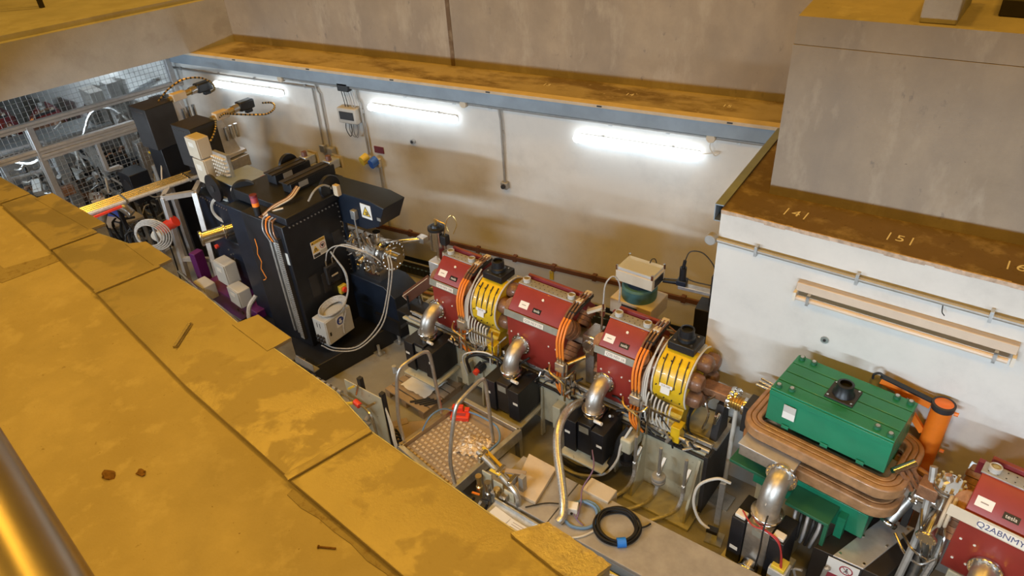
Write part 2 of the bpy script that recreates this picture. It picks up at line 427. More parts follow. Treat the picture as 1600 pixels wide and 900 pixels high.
for num, x in (('15', -1.75), ('14', -2.9), ('13', -4.0)):
    t = text('painted_number', num, .11, 'label', None, (x, 7.8, 3.0312), (1, 0, 0), (0, 1, 0))
    tag(t, 'faded painted number %s' % {'15': 'fifteen on the back ledge nearest the concrete block', '14': 'fourteen on the back ledge above the third lamp', '13': 'thirteen on the back ledge above the single conduit'}[num], 'number', 'numbers painted on the back ledge')
# steel channels
def channel(name, p, q, up, h, dep, inn):
    """C channel between p and q (its back line at the top), inn = unit vector into the opening side"""
    p, q, inn = V3(p), V3(q), V3(inn); z = V3((0, 0, 1)); m = MB()
    def slab_(a0, a1, z0, z1):
        m.add([p+inn*a0+z*z0, q+inn*a0+z*z0, q+inn*a1+z*z0, p+inn*a1+z*z0, p+inn*a0+z*z1, q+inn*a0+z*z1, q+inn*a1+z*z1, p+inn*a1+z*z1],
              [(3, 2, 1, 0), (4, 5, 6, 7), (0, 1, 5, 4), (1, 2, 6, 5), (2, 3, 7, 6), (3, 0, 4, 7)])
    slab_(0, .008, -h, 0); slab_(0.008, dep, -.01, 0); slab_(0.008, dep, -h, -h+.01)
    return m
struct('trim_4', channel('c', (-14, 7.40, 2.99), (-1.05, 7.40, 2.99), 1, .17, .095, (0, 1, 0)), 'steel_blue', label='blue-grey steel channel below the back ledge')
struct('trim_5', MB().b(-14, -1.05, 7.36, 7.49, 2.99, 3.028), 'beige', label='pale timber edge on the steel channel')
m = MB()
for x in (-9.1, -7.6, -6.1, -4.6, -3.1, -1.6): m.box((x, 7.357, 3.01), (.06, .01, .014))
build('bolt_heads', m, 'black', kind='structure')
struct('trim_6', channel('c', (-1.23, 5.47, 3.02), (-1.11, 7.36, 3.02), 1, .16, .075, (1, -.06, 0)), 'steel_blue', label='steel channel along the end wall of the white block')
# left roof block
FD = V3((.69, 2.84, 0)).normalized(); FN = V3((FD.y, -FD.x, 0))
F0 = V3((-10.03, 7.55, 0))
def rf(s, inn=0): q = F0+FD*s-FN*inn; return (q.x, q.y)
struct('ceiling', MB().prism([rf(.585), rf(-5.0), (-18, 2.6), (-18, 8.11)], 'z', 3.031, 3.73), 'concrete_pale')
struct('ceiling_upper', MB().prism([rf(.52, .13), rf(-4.9, .13), (-17.9, 2.9), (-17.9, 8.1)], 'z', 3.73, 3.80), 'concrete_pale')
# near slab, near wall
edge = [(3.5, .90), (-.6, 1.62), (-1.07, 1.74), (-2.2, 1.98), (-3.6, 2.36), (-4.6, 2.62), (-5.5, 2.82), (-7.4, 3.07), (-9, 3.35), (-12, 3.8), (-18, 4.4)]
struct('floor_upper', MB().prism(edge+[(-18, -3), (3.5, -3)], 'z', 2.50, 2.985), 'slab', label='near concrete roof slab under orange light')
struct('wall_front', MB().prism([(x, y-.46) for x, y in edge]+[(-18, 1.0), (3.5, -.8)], 'z', 0, 2.50), 'white_wall')
m = MB().prism([(-5.98, 2.06), (-5.86, 2.50), (-6.02, 2.53), (-6.20, 2.20), (-7.6, 2.42), (-7.5, 2.20), (-6.6, 2.02)], 'z', 2.98, 2.989)
struct('floor_patch', m, 'slab_patch', label='brown worn strip across the near slab')
rnd = random.Random(3)
lo, hi = [], []
for k in range(15):
    t = k/14; x = -2.35+t*1.75; y = 1.545-.225*t
    hi.append((x, y)); lo.append((x, y-.035-rnd.uniform(0, .05)-(.05 if .35 < t < .75 else 0)))
struct('floor_break', MB().prism(hi+lo[::-1], 'z', 2.98, 2.990), 'slab_patch', label='broken gritty edge of the near slab beside the lid')
# lids over the near service trench
def lid(label, poly, outer, flaps=(), z=3.022, mat_='sheet'):
    """poly plan polygon; outer = index pairs of the edges with a folded skirt"""
    cx = sum(q[0] for q in poly)/len(poly); cy = sum(q[1] for q in poly)/len(poly)
    t = thing('trench_lid', label, 'lid', (cx, cy, 2.985), 0, 'sheet metal lids along the near slab')
    build('lid_sheet', MB().prism(poly, 'z', z-.03, z), mat_, t, True, .004)
    m = MB()
    for i in outer:
        a, b = V3((*poly[i], 0)), V3((*poly[(i+1) % len(poly)], 0)); d = (b-a).normalized(); n = V3((d.y, -d.x, 0))
        m.add([a+V3((0, 0, z-.16)), b+V3((0, 0, z-.16)), b+V3((0, 0, z-.002)), a+V3((0, 0, z-.002)), a+n*.006+V3((0, 0, z-.16)), b+n*.006+V3((0, 0, z-.16)), b+n*.006+V3((0, 0, z-.002)), a+n*.006+V3((0, 0, z-.002))],
              [(3, 2, 1, 0), (4, 5, 6, 7), (0, 1, 5, 4), (1, 2, 6, 5), (2, 3, 7, 6), (3, 0, 4, 7)])
    if outer: build('folded_skirt', m, 'galv', t, True)
    for fl in flaps:
        f = build('end_flap', MB().prism(fl, 'z', z-.022, z+.004), 'sheet', t, True, .003)
        inset = [(cxx*.97+sum(q[0] for q in fl)/len(fl)*.03, cyy*.97+sum(q[1] for q in fl)/len(fl)*.03) for cxx, cyy in fl]
        build('flap_box', MB().prism(inset, 'z', z-.17, z-.022), 'galv', f, True)
    return t
lid('long golden trench lid at the lower middle of the photo', [(-2.21, 2.03), (-2.385, 1.56), (-1.54, 1.38), (-.55, 1.16), (-.64, 1.665), (-1.04, 1.785), (-1.313, 1.84), (-1.595, 1.905), (-1.894, 1.96)], (4, 5, 6, 7, 8))
lid('wide stained trench lid with the loose metal strip on it', [(-4.905, 2.735), (-5.04, 2.265), (-4.3, 2.05), (-3.51, 1.83), (-2.42, 1.575), (-2.24, 2.045), (-2.62, 2.20), (-3.1, 2.31), (-3.72, 2.45), (-4.3, 2.62)], (5, 6, 7, 8, 9),
    [[(-3.30, 2.31), (-3.255, 2.49), (-3.67, 2.59), (-3.75, 2.42)]])
lid('trench lid with a flap opposite the coiled grey hoses', [(-5.93, 2.89), (-6.035, 2.53), (-5.55, 2.40), (-5.07, 2.28), (-4.935, 2.745), (-5.5, 2.88)], (4, 5),
    [[(-4.95, 2.72), (-4.92, 2.86), (-5.38, 2.965), (-5.52, 2.86)]])
lid('trench lid with a wide flap below the gold cable tray', [(-7.345, 3.125), (-7.40, 2.87), (-6.7, 2.70), (-6.075, 2.54), (-5.97, 2.90), (-6.3, 2.96)], (4, 5),
    [[(-6.08, 2.90), (-6.03, 3.035), (-7.15, 3.235), (-7.2, 3.08)]])
lid('farthest trench lid at the left edge of the photo', [(-8.9, 3.37), (-8.95, 3.1), (-7.45, 2.885), (-7.375, 3.135)], (3,))
# gap strips between lids
for lab, a, b in (('the long lid and the stained lid', (-2.40, 1.555), (-2.22, 2.035)), ('the stained lid and the flap lid', (-5.06, 2.262), (-4.92, 2.738)), ('the two lids by the hoses', (-6.06, 2.525), (-5.955, 2.895))):
    one('lid_seam_strip', 'raised folded seam strip between '+lab, 'strip', MB().bar((*a, 3.030), (*b, 3.030), .05, .014), 'sheet', 'seam strips between lids', bev=.003)
# foil wrapped end box
t = thing('foil_wrapped_box', 'box end wrapped in creased golden foil tape at the slab corner', 'box', (-.87, 1.82, 2.6))
m = MB(); nx, ny = 14, 5
A_, B_, C_, D_ = V3((-1.04, 1.912, 0)), V3((-.685, 1.835, 0)), V3((-.76, 1.66, 0)), V3((-1.17, 1.775, 0))
rnd = random.Random(5)
grid = [[A_.lerp(B_, i/nx).lerp(D_.lerp(C_, i/nx), j/ny)+V3((0, 0, 3.045+rnd.uniform(-.004, .006))) for j in range(ny+1)] for i in range(nx+1)]
vs = [q for row in grid for q in row]; top = lambda i, j: i*(ny+1)+j
fs = [(top(i, j), top(i+1, j), top(i+1, j+1), top(i, j+1)) for i in range(nx) for j in range(ny)]
ring = [top(i, 0) for i in range(nx+1)]+[top(nx, j) for j in range(1, ny+1)]+[top(i, ny) for i in range(nx-1, -1, -1)]+[top(0, j) for j in range(ny-1, 0, -1)]
base = len(vs); vs += [V3((vs[k].x, vs[k].y, 3.024)) for k in ring]; n_ = len(ring)
fs += [(ring[k], ring[(k+1) % n_], base+(k+1) % n_, base+k) for k in range(n_)]
build('foil_top', m.add(vs, fs), 'foil', t, True)
build('box_side', MB().prism([(-1.035, 1.905), (-.69, 1.83), (-.72, 1.74), (-1.06, 1.81)], 'z', 2.6, 3.0235), 'galv', t, True)
# small loose things on the slab
one('metal_strip', 'bent loose strip of bright metal lying on the stained lid', 'strip', MB().bar((-4.03, 2.30, 3.029), (-3.905, 2.07, 3.029), .035, .012).bar((-4.02, 2.30, 3.040), (-3.895, 2.07, 3.038), .006, .012), 'gold_tray')
for lab, x, y, s in (('larger brown clod of dirt on the near slab', -3.34, 1.155, .038), ('smaller brown clod of dirt on the near slab', -3.19, 1.25, .028)):
    m = MB(); rnd = random.Random(int(s*1000)); vs = []; n = 9
    for j in range(5):
        for k in range(n):
            a = 2*math.pi*k/n; ph = math.pi*j/4*.55; rr = s*(1+rnd.uniform(-.3, .3))
            vs.append((x+rr*math.cos(a)*math.cos(ph)*1.2, y+rr*math.sin(a)*math.cos(ph)*.8, 2.984+s*.9*math.sin(ph)))
    m.add(vs, [(j*n+k, j*n+(k+1) % n, (j+1)*n+(k+1) % n, (j+1)*n+k) for j in range(4) for k in range(n)]+[tuple(range(4*n, 5*n))])
    one('dirt_clod', lab, 'dirt', m, 'dirt', 'clods on the slab')
one('rusty_nail', 'small rusty nail lying by the broken slab edge', 'nail', MB().cyl((-1.98, 1.33, 2.991), (-1.90, 1.36, 2.991), .005).cyl((-1.985, 1.328, 2.991), (-1.98, 1.33, 2.991), .009), 'dirt')
# near hand rail
hd = V3((.19, -.05, 0)).normalized(); hn = V3((hd.y, -hd.x, 0))
q = V3((-.591, .148, 5.45))+hn*.030
t = thing('hand_rail', 'blurred steel hand rail very near the camera at lower left', 'rail', (q.x, q.y, 4.5))
build('rail_tube', MB().cyl(q-hd*1.6, q+hd*1.2, .031, n=24), 'rail_steel', t, True)
build('rail_post', MB().cyl(q-hd*1.5, (q.x-hd.x*1.5, q.y-hd.y*1.5, 2.985), .024, n=16), 'rail_steel', t, True)
build('rail_post', MB().cyl(q+hd*1.1, (q.x+hd.x*1.1, q.y+hd.y*1.1, 2.985), .024, n=16), 'rail_steel', t, True)
# things on the upper blocks
t = thing('concrete_block', 'small pale concrete block with lifting hole on the right block top', 'block', (.06, 6.15, 4.48))
build('block_body', MB().prism([(-.06, 5.88), (.17, 5.86), (.25, 6.55), (0, 6.60)], 'z', 4.48, 4.69), 'concrete_pale', t, True, .01)
build('lifting_hole', MB().cyl((.08, 6.0, 4.688), (.08, 6.0, 4.694), .04), 'charcoal', t, True)
one('dark_beam', 'dark steel beam end at the top right corner', 'beam', MB().prism([(.42, 6.2), (.8, 6.15), (.9, 7.2), (.5, 7.2)], 'z', 4.48, 4.60).prism([(.46, 6.26), (.8, 6.2), (.9, 7.2), (.54, 7.2)], 'z', 4.60, 4.75), 'dark_brown', bev=.01)
one('steel_angle', 'thin dark steel angle standing on the left roof block', 'angle', MB().bar((-13.3, 5.55, 4.15), (-12.0, 6.45, 4.15), .06, .06).bar((-12.0, 6.45, 4.15), (-12.0, 6.45, 3.80), .06, .06), 'dark_brown')
# ================================================================ lamps
def tube_lamp(label, x, z=2.556, L=1.5, big=False):
    t = thing('wall_lamp', label, 'lamp', (x, 7.5, z-.06), 0, 'lit tube lamps on the back wall')
    r = .055 if big else .05
    build('housing', MB().b(-L/2+.03, L/2-.03, -.045, 0, .02, .09), 'grey_box', t, bev=.01)
    m = MB().tube([(-L/2+.04, -.07, .055), (L/2-.04, -.07, .055)], r, 16, 0)
    for s in (-1, 1):
        for k in range(3):
            a0, a1 = k*math.pi/6, (k+1)*math.pi/6
            m.cyl((s*(L/2-.04+r*.8*math.sin(a0)), -.07, .055), (s*(L/2-.04+r*.8*math.sin(a1)), -.07, .055), r*math.cos(a0), max(.004, r*math.cos(a1)))
    build('diffuser', m, 'tube_lit', t)
    for s in (-1, 1): build('end_clip', MB().b(s*L/2*.55-.012, s*L/2*.55+.012, -.04, 0, .08, .105), 'galv', t)
    return t
tube_lamp('lit tube lamp on the back wall above the coiled motor cables', -9.05)
tube_lamp('lit tube lamp on the back wall between the two vertical conduits', -5.90)
tube_lamp('lit tube lamp on the back wall nearest the white block', -2.67, L=1.58, big=True)
tube_lamp('unseen tube lamp added to light the tunnel behind the mesh fence', -13.2)  # out of view, added to brighten the left part of the tunnel
# lamps along the near wall under the slab
def near_lamp(x, y, rz):
    lab = {-12.6: 'the mesh fence', -9.4: 'the aluminium stand', -6.25: 'the black undulator', -3.1: 'the access platform', 0.0: 'the green magnet', 2.6: 'the right-edge magnet'}[x]
    t = thing('near_wall_lamp', 'tube lamp on the near wall under the slab opposite '+lab, 'lamp', (x, y, 2.30), rz, 'tube lamps on the near wall')
    build('housing', MB().b(-.75, .75, -.05, 0, 0, .1), 'grey_box', t, bev=.01)
    build('diffuser', MB().tube([(-.73, .045, .05), (.73, .045, .05)], .045, 12, 0), 'tube_lit', t)
    l = area('tube_light', (0, .10, .05), 36, (.72, .87, 1.0), 1.4, .12, (R(90), 0, 0))
    l.data.spread = R(125)
    l.parent = t; l.rotation_euler = (R(-90), 0, R(180))
for x in (-12.6, -9.4, -6.25, -3.1, 0.0, 2.6):
    for (xa, ya), (xb, yb) in zip(edge, edge[1:]):
        if xb <= x <= xa:
            y = ya+(yb-ya)*(x-xa)/(xb-xa)
            near_lamp(x, y-.38, math.degrees(math.atan2(ya-yb, xa-xb)))
            break
# unlit batten on the white block
t = thing('unlit_batten_lamp', 'unlit twin batten lamp on the white wall above the green magnet', 'lamp', rw(1.5, 0, 2.38), A8)
build('batten_body', MB().b(-.775, .775, -.06, 0, .10, .18), 'tube_off', t, bev=.006)
build('tube', MB().tube([(-.76, -.075, .045), (.74, -.075, .045)], .022, 10, 0), 'tube_off', t)
for s in (-.66, .66): build('bracket', MB().b(s-.012, s+.012, -.105, 0, .085, .1).b(s-.012, s+.012, -.105, -.098, .01, .1).b(s-.012, s+.012, -.105, -.03, .012, .02), 'galv', t)
for s in (-.77, .77): build('lamp_holder', MB().b(s-.012, s+.012, -.1, -.02, .02, .10), 'label', t)
# ================================================================ wall services
def conduit(name, label, pts, r, mat_='conduit', clips=(), group=None):
    t = thing(name, label, 'conduit', tuple(pts[0]), 0, group)
    build('pipe', MB().tube(pts, r, 10, 0), mat_, t, True)
    for c in clips:
        build('clip', MB().box(c, (r*2.2, r*2.6, r*3.4)), 'galv', t, True)
    return t
zc = 2.785
conduit('wall_conduit', 'long horizontal conduit under the back channel left of the twin drop pipes', [(-11.0, 7.47, 2.70), (-7.62, 7.47, 2.70)], .014, clips=[(x, 7.485, 2.70) for x in (-10.6, -9.7, -8.9, -7.85)], group='conduits on the back wall')
conduit('wall_conduit', 'horizontal conduit under the back channel between junction boxes', [(-8.27, 7.455, 2.785), (-1.12, 7.455, 2.785)], .02, clips=[(x, 7.48, 2.785) for x in (-7.9, -7.3, -6.9, -6.0, -5.2, -4.65, -3.0, -2.3, -1.5)], group='conduits on the back wall')
def jbox(label, p, d, r=.055, dep=.06, mat_='cream_box'):
    t = thing('round_junction_box', label, 'junction box', p, 0, 'round junction boxes')
    build('box', MB().cyl((0, 0, 0), V3(d)*dep, r, n=20), mat_, t, bev=.004)
    build('lid', MB().cyl(V3(d)*dep, V3(d)*(dep+.012), r*.9, n=20), mat_, t, bev=.003)
    return t
jbox('round cream junction box beside the leftmost lit lamp', (-8.27, 7.48, 2.785), (0, -1, 0))
jbox('round cream junction box right of the middle lamp', (-5.03, 7.48, 2.785), (0, -1, 0))
t = jbox('round cream junction box with dangling flex right of the third lamp', (-1.80, 7.48, 2.785), (0, -1, 0))
build('flex', MB().tube([(0, -.05, -.05), (.0, -.05, -.12), (.06, -.04, -.2), (.1, -.04, -.17), (.02, -.04, -.18), (-.1, -.04, -.21)], .007, 6), 'white_cable', t)
t = thing('drop_conduit_pair', 'pair of vertical conduits ending in two small grey wall boxes', 'conduit', (-7.65, 7.46, 1.7), 0)
for dx, zt in ((-.0, 2.69), (.13, 2.62)):
    build('pipe', MB().tube([(-7.72+dx, 7.465, 1.80), (-7.70+dx, 7.465, zt)], .013, 8, 0), 'conduit', t, True)
build('offset_bend', MB().tube([(-7.57, 7.465, 2.62), (-7.62, 7.465, 2.70), (-7.62, 7.465, 2.78)], .013, 8, 3), 'conduit', t, True)
build('socket_box', MB().box((-7.73, 7.46, 1.75), (.10, .08, .12)), 'galv', t, True, .01)
build('socket_box', MB().box((-7.56, 7.45, 1.73), (.12, .1, .14)), 'conduit', t, True, .02)
build('plug', MB().cyl((-7.55, 7.44, 1.67), (-7.55, 7.44, 1.55), .04, .032), 'grey_box', t, True)
t = thing('control_box', 'grey wall control box with dark screen and looped wires', 'control box', (-7.03, 7.5, 2.27))
build('case', MB().b(-.17, .17, -.14, 0, 0, .23), 'grey_box', t, bev=.015)
build('screen', MB().b(-.13, .13, -.146, -.14, .06, .18), 'charcoal', t, bev=.004)
build('top_relay', MB().b(-.12, .08, -.10, 0, .46, .58), 'black_plastic', t, bev=.01)
for k, x in enumerate((-.08, -.03, .05, .1)):
    build('supply_wire', MB().tube([(x-.02, -.05, .47), (x+.01, -.06, .34), (x+.03, -.07, .23)], .006, 6), 'grey_cable' if k > 1 else 'rubber', t)
for k, (x, w) in enumerate(((-.1, .10), (-.03, .14), (.04, .08))):
    build('looped_wire', MB().tube([(x, -.07, 0), (x-.01, -.08, -.12-.02*k), (x+w/2, -.08, -.22), (x+w, -.08, -.12), (x+w-.01, -.07, 0)], .006, 6), 'grey_cable' if k else 'rubber', t)
conduit('wall_conduit', 'vertical conduit dropping to the yellow and blue wall sockets', [(-6.86, 7.46, 2.79), (-6.86, 7.46, 2.64), (-6.82, 7.46, 2.58), (-6.82, 7.46, 1.80)], .018, clips=[(-6.82, 7.48, 2.45)], group='conduits on the back wall')
conduit('wall_conduit', 'lower vertical conduit below the blue wall socket', [(-6.66, 7.46, 1.66), (-6.66, 7.46, .62)], .018, clips=[(-6.66, 7.48, 1.18)], group='conduits on the back wall')
for nm, lab, x, z, mt in (('yellow_wall_socket', 'yellow industrial socket on the back wall under the red sign', -6.86, 1.72, 'yellow_plastic'), ('blue_wall_socket', 'blue industrial socket on the back wall under the red sign', -6.69, 1.70, 'blue')):
    t = thing(nm, lab, 'socket', (x, 7.5, z-.06))
    build('back_box', MB().b(-.05, .05, -.07, 0, -.03, .1), 'grey_box', t, bev=.01)
    build('hood', MB().cyl((0, -.05, .06), (-.02, -.16, .03), .055, .05), mt, t)
    build('cap', MB().cyl((0, -.06, .10), (-.02, -.17, .075), .06, .055, 14), mt, t)
one('maroon_wall_sign', 'small dark red sign plate on the back wall', 'sign', MB().box((-6.645, 7.494, 1.875), (.17, .012, .10), ry=0), 'maroon')
conduit('wall_conduit', 'single vertical conduit dropping from the channel to a grey switch', [(-4.52, 7.46, 2.79), (-4.50, 7.46, 2.62), (-4.50, 7.46, 1.76)], .016, clips=[(-4.50, 7.48, 2.45)], group='conduits on the back wall')
t = thing('wall_switch', 'small grey switch box below the single drop conduit', 'switch', (-4.5, 7.5, 1.66))
build('box', MB().b(-.05, .05, -.08, 0, 0, .1), 'conduit', t, bev=.012)
build('toggle', MB().cyl((0, -.08, .05), (0, -.11, .05), .03), 'charcoal', t)
t = thing('pipe_stub', 'short grey pipe stub sticking out of the back wall', 'pipe', (-5.98, 7.5, 2.05))
build('collar', MB().lathe((0, 0, .06), (0, -1, 0), [(.035, 0), (.035, .05), (.027, .05), (.027, .051)]), 'galv', t)
build('bore', MB().cyl((0, -.05, .06), (0, -.053, .06), .022), 'charcoal', t)
t = thing('pipe_stub', 'tiny pipe stub in the wall left of the upper motor', 'pipe', (-9.35, 7.5, 2.13))
build('collar', MB().cyl((0, 0, .03), (0, -.09, .03), .022), 'galv', t)
t = thing('guard_rail', 'dark brown horizontal rail fixed low along the back wall', 'rail', (-4, 7.5, .53))
build('rail_strip', MB().b(-3.6, 2.95, -.055, -.025, 0, .07), 'brown_rail', t, bev=.006)
for k in range(11): build('bracket', MB().b(-3.55+k*.62, -3.49+k*.62, -.065, 0, -.012, .085), 'brown_rail', t, bev=.004)
for lab, x in (('small yellowish wall plate above the floor behind the first red magnet', -5.04), ('small yellowish wall plate above the floor behind the long red magnet', -3.85), ):
    t = thing('wall_plate', lab, 'wall plate', (x, 7.5, .34), 0, 'yellowish wall plates')
    build('plate', MB().b(-.03, .03, -.02, 0, 0, .14), 'yellow_plastic', t, bev=.006)
    build('screw', MB().cyl((0, -.02, .12), (0, -.023, .12), .008), 'galv', t)
# floor cable tray along the back wall
t = thing('cable_tray', 'dark blue slotted cable tray along the foot of the back wall', 'cable tray', (-4, 7.3, 0))
build('tray_side', MB().b(-6.0, 2.9, .10, .115, .05, .16), 'navy', t)
build('tray_side', MB().b(-6.0, 2.9, -.16, -.145, .05, .16), 'navy', t)
m = MB()
for k in range(118): m.b(-6+k*.075, -5.97+k*.075, -.15, .105, .05, .06).b(-6+k*.075, -5.965+k*.075, -.165, -.143, .06, .175)
build('tray_rungs', m, 'navy', t, kind='stuff')
for k in range(5): build('tray_cable', MB().tube([(-6, -.1+.045*k, .085), (-3, -.09+.045*k, .08), (0, -.11+.045*k, .085), (2.9, -.1+.045*k, .085)], .014, 6, 4), ('purple_cable', 'blue_cable', 'rubber', 'rubber', 'grey_cable')[k], t)
for k, (y, z, r, mt) in enumerate(((6.95, .05, .03, 'galv'), (6.82, .04, .022, 'copper'), (6.7, .045, .025, 'galv'))):
    conduit('floor_pipe', ('grey', 'copper-coloured', 'second grey')[k]+' water pipe on the floor along the back wall', [(-8, y, z), (-1.3, y-.02, z)], r, mt, group='pipes on the floor by the wall')
# white block conduit
t = thing('wall_conduit', 'conduit with round end box along the top of the white block', 'conduit', rw(0, 0, 2.68), A8, 'conduits on the back wall')
build('pipe', MB().tube([(-.02, -.035, .045), (3.6, -.035, .045)], .02, 10, 0), 'conduit', t)
for s in (.35, 1.15, 2.05, 2.9): build('clip', MB().b(s-.012, s+.012, -.06, 0, .0, .09), 'galv', t)
build('end_box', MB().cyl((-.045, -.005, .045), (-.045, -.075, .045), .05, n=18), 'conduit', t, bev=.006)
build('wire_tail', MB().tube([(1.75, -.05, .03), (1.76, -.06, -.02), (1.78, -.05, -.05)], .004, 5), 'rubber', t)
t = thing('round_wall_anchor', 'round grey anchor plug in the white wall under the batten lamp', 'anchor', rw(1.02, 0, 2.02), A8)
build('disc', MB().cyl((0, 0, .03), (0, -.012, .03), .033, n=18), 'galv', t)
build('hub', MB().cyl((0, -.012, .03), (0, -.02, .03), .012, n=10), 'charcoal', t)
# ================================================================ magnet row
GA = -8.5
gx = V3((math.cos(R(GA)), math.sin(R(GA)), 0)); gy = V3((-gx.y, gx.x, 0)); GO = V3((-2.8, 5.37, 0))
def gl(s, o=0, z=0): return GO+gx*s-gy*o+V3((0, 0, z))
def flange(parent, p, d, r, th=.022, n=16, name='flange', mat_='ss', holes=True):
    f = build(name, MB().lathe(p, d, [(r*.97, 0), (r, th*.15), (r, th*.85), (r*.97, th)], 24), mat_, parent)
    if holes: build('flange_bolts', MB().bolts(V3(p)+V3(d).normalized()*th, d, r*.86, n, r*.07, .008), 'ss', f, kind='stuff')
    return f
def elbow(label, loc, rz, ex=0, r=.085, out=.21, down=.19, group='steel pump elbows'):
    """flange on the magnet face at loc, bends out (-y) and down"""
    t = thing('vacuum_elbow', label, 'pipe elbow', loc, rz, group)
    pts = [(0, 0, 0), (0, -.03, 0)]
    ro = out-.03
    for k in range(1, 9):
        a = math.pi/2*k/8; pts.append((0, -.03-ro*math.sin(a), -(down*.92)*(1-math.cos(a))))
    pts.append((0, -out, -down-.005))
    build('elbow_tube', MB().tube(pts, r, 20, 0), 'ss_dull', t)
    flange(t, (0, 0, 0), (0, -1, 0), r*1.38, .03)
    flange(t, (0, -out, -down), (0, 0, -1), r*1.38, .03)
    build('stub_pipe', MB().cyl((0, -out, -down-.03), (0, -out, -down-.085), r), 'ss', t)
    build('gusset', MB().prism([(-out-.085, -.12), (-out-.02, -.05), (-out+.02, -.12)], 'x', -.004, .004), 'ss_dull', t)
    return t
def quad(label, s, hl, code, plate_x, ang=GA, org=None, codepos=0, labels=True):
    loc = (org if org is not None else gl(s))+V3((0, 0, .9))
    t = thing('quadrupole_magnet', label, 'magnet', tuple(loc), ang, 'red magnets of the ring')
    def mb(): return MB(mx((0, 0, -.9)))
    sec = [(-.28, .93), (-.30, .97), (-.30, 1.495), (-.295, 1.50), (.295, 1.50), (.30, 1.49), (.30, .97), (.28, .93)]
    build('lower_yoke', mb().prism(sec, 'x', -hl, hl), 'red', t, bev=.006)
    build('upper_yoke', mb().prism([(-.295, 1.50), (-.275, 1.56), (-.075, 1.755), (.075, 1.755), (.275, 1.56), (.295, 1.50)], 'x', -hl, hl), 'red', t, bev=.006)
    # grey joint strip along the front shoulder
    d = V3((0, .02, .06)).normalized(); n = V3((0, -.06, .02)).normalized()
    build('joint_strip', panel(mb(), V3((-.0, -.302, 1.53)), (1, 0, 0), (0, .25, 1), hl*2+.05, .075, .01), 'grey_strip', t)
    build('top_strip', mb().b(-hl-.01, hl+.01, -.06, .06, 1.752, 1.768), 'grey_plate', t, bev=.003)
    m = mb()
    for k in range(int(hl*2/.055)):
        for y in (-.03, .03): m.cyl((-hl+.03+k*.055, y, 1.767), (-hl+.03+k*.055, y, 1.7695), .006, n=6)
    build('strip_holes', m, 'charcoal', t, kind='stuff')
    build('rear_lip', mb().prism([(.075, 1.75), (.075, 1.80), (.10, 1.81), (.24, 1.67), (.24, 1.60)], 'x', -hl+.02, hl+.03), 'red_dark', t, bev=.005)
    for x in (-hl+.06, hl-.05):
        c = build('lifting_cup', mb().lathe((x, 0, 1.765), (0, 0, 1), [(.04, 0), (.042, .045), (.034, .05), (.03, .03)], 16), 'grey_box', t)
        build('cup_screw', mb().cyl((x, 0, 1.78), (x, 0, 1.806), .02, n=6), 'brass', c)
    # slope fittings
    up = V3((0, .2, .195)).normalized(); nn = V3((0, -.195, .2)).normalized(); mid = V3((0, -.175, 1.6575))
    if labels:
        st = build('sticker', panel(mb(), mid+V3((plate_x-.13, 0, 0))-up*.045, (1, 0, 0), up, .11, .075, .002), 'white', t)
        build('sticker_print', panel(mb(), mid+V3((plate_x-.13, 0, 0))-up*.045+nn*.002, (1, 0, 0), up, .05, .008, .001), 'ink_grey', st)
        pl = build('name_plate', panel(mb(), mid+V3((plate_x+.04, 0, 0))-up*.06, (1, 0, 0), up, .10, .05, .004), 'black_plastic', t)
        T = mid+V3((plate_x+.04, 0, -.9))-up*.06+nn*.0045
        text('lettering', 'tesla', .04, 'ink_white', pl, T, (1, 0, 0), up)
    else: pl = None
    build('plug', mb().cyl(mid+up*.07+V3((.02, 0, 0)), mid+up*.07+nn*.012+V3((.02, 0, 0)), .014, n=10), 'label', t)
    if code:
        big = code.startswith('Q2A'); k_ = 1.75 if big else 1.0
        w = .032*len(code)*.62*k_+.03
        cp = V3((codepos, -.3175 if big else -.313, 1.53)); u2 = V3((0, .25, 1)).normalized()
        cl = build('code_label', panel(mb(), cp, (1, 0, 0), u2, w, .05*(1.35 if big else 1), .003), 'label', t)
        text('lettering', code, .038*k_*(.95 if big else 1), 'ink_blue' if big else 'ink_grey', cl, cp+V3((0, -.004, -.9+.0)), (1, 0, 0), u2)
    m = mb()
    for x in (-hl+.05, -hl+.14, hl-.14, hl-.05):
        for z in (1.30, 1.08): m.cyl((x, -.30, z), (x, -.306, z), .010, n=8)
    build('face_screws', m, 'label', t, kind='stuff')
    # coils round the four poles, ends showing beyond the yoke
    for sy, sz in ((-1, 1), (1, 1), (-1, -1), (1, -1)):
        ax = V3((0, sy, sz)).normalized(); tx = V3((0, -sz*1.0, sy)).normalized()
        m = mb(); c0_ = V3((0, 0, 1.345))
        for q in range(4):
            r_ = .105-.01*(q % 2); h0, h1 = .10+q*.05, .10+q*.05+.046
            pts = []
            for k in range(9): a = -math.pi/2+math.pi*k/8; pts.append((hl+.005+r_*math.cos(a)*.9, r_*math.sin(a)))
            for k in range(9): a = math.pi/2+math.pi*k/8; pts.append((-hl-.005+r_*math.cos(a)*.9, r_*math.sin(a)))
            lo_ = [c0_+V3((1, 0, 0))*u+tx*w+ax*h0 for u, w in pts]; hi_ = [c0_+V3((1, 0, 0))*u+tx*w+ax*h1 for u, w in pts]; K = len(pts)
            m.add(lo_+hi_, [tuple(range(K-1, -1, -1)), tuple(range(K, 2*K))]+[(k, (k+1) % K, K+(k+1) % K, K+k) for k in range(K)])
        build('coil', m, 'copper', t)
    # chamber between magnets
    build('beam_pipe', mb().prism([(-.10, 1.325), (-.08, 1.31), (.08, 1.31), (.10, 1.325), (.10, 1.365), (.08, 1.38), (-.08, 1.38), (-.10, 1.365)], 'x', -hl-.14, hl+.14), 'ss_dull', t)
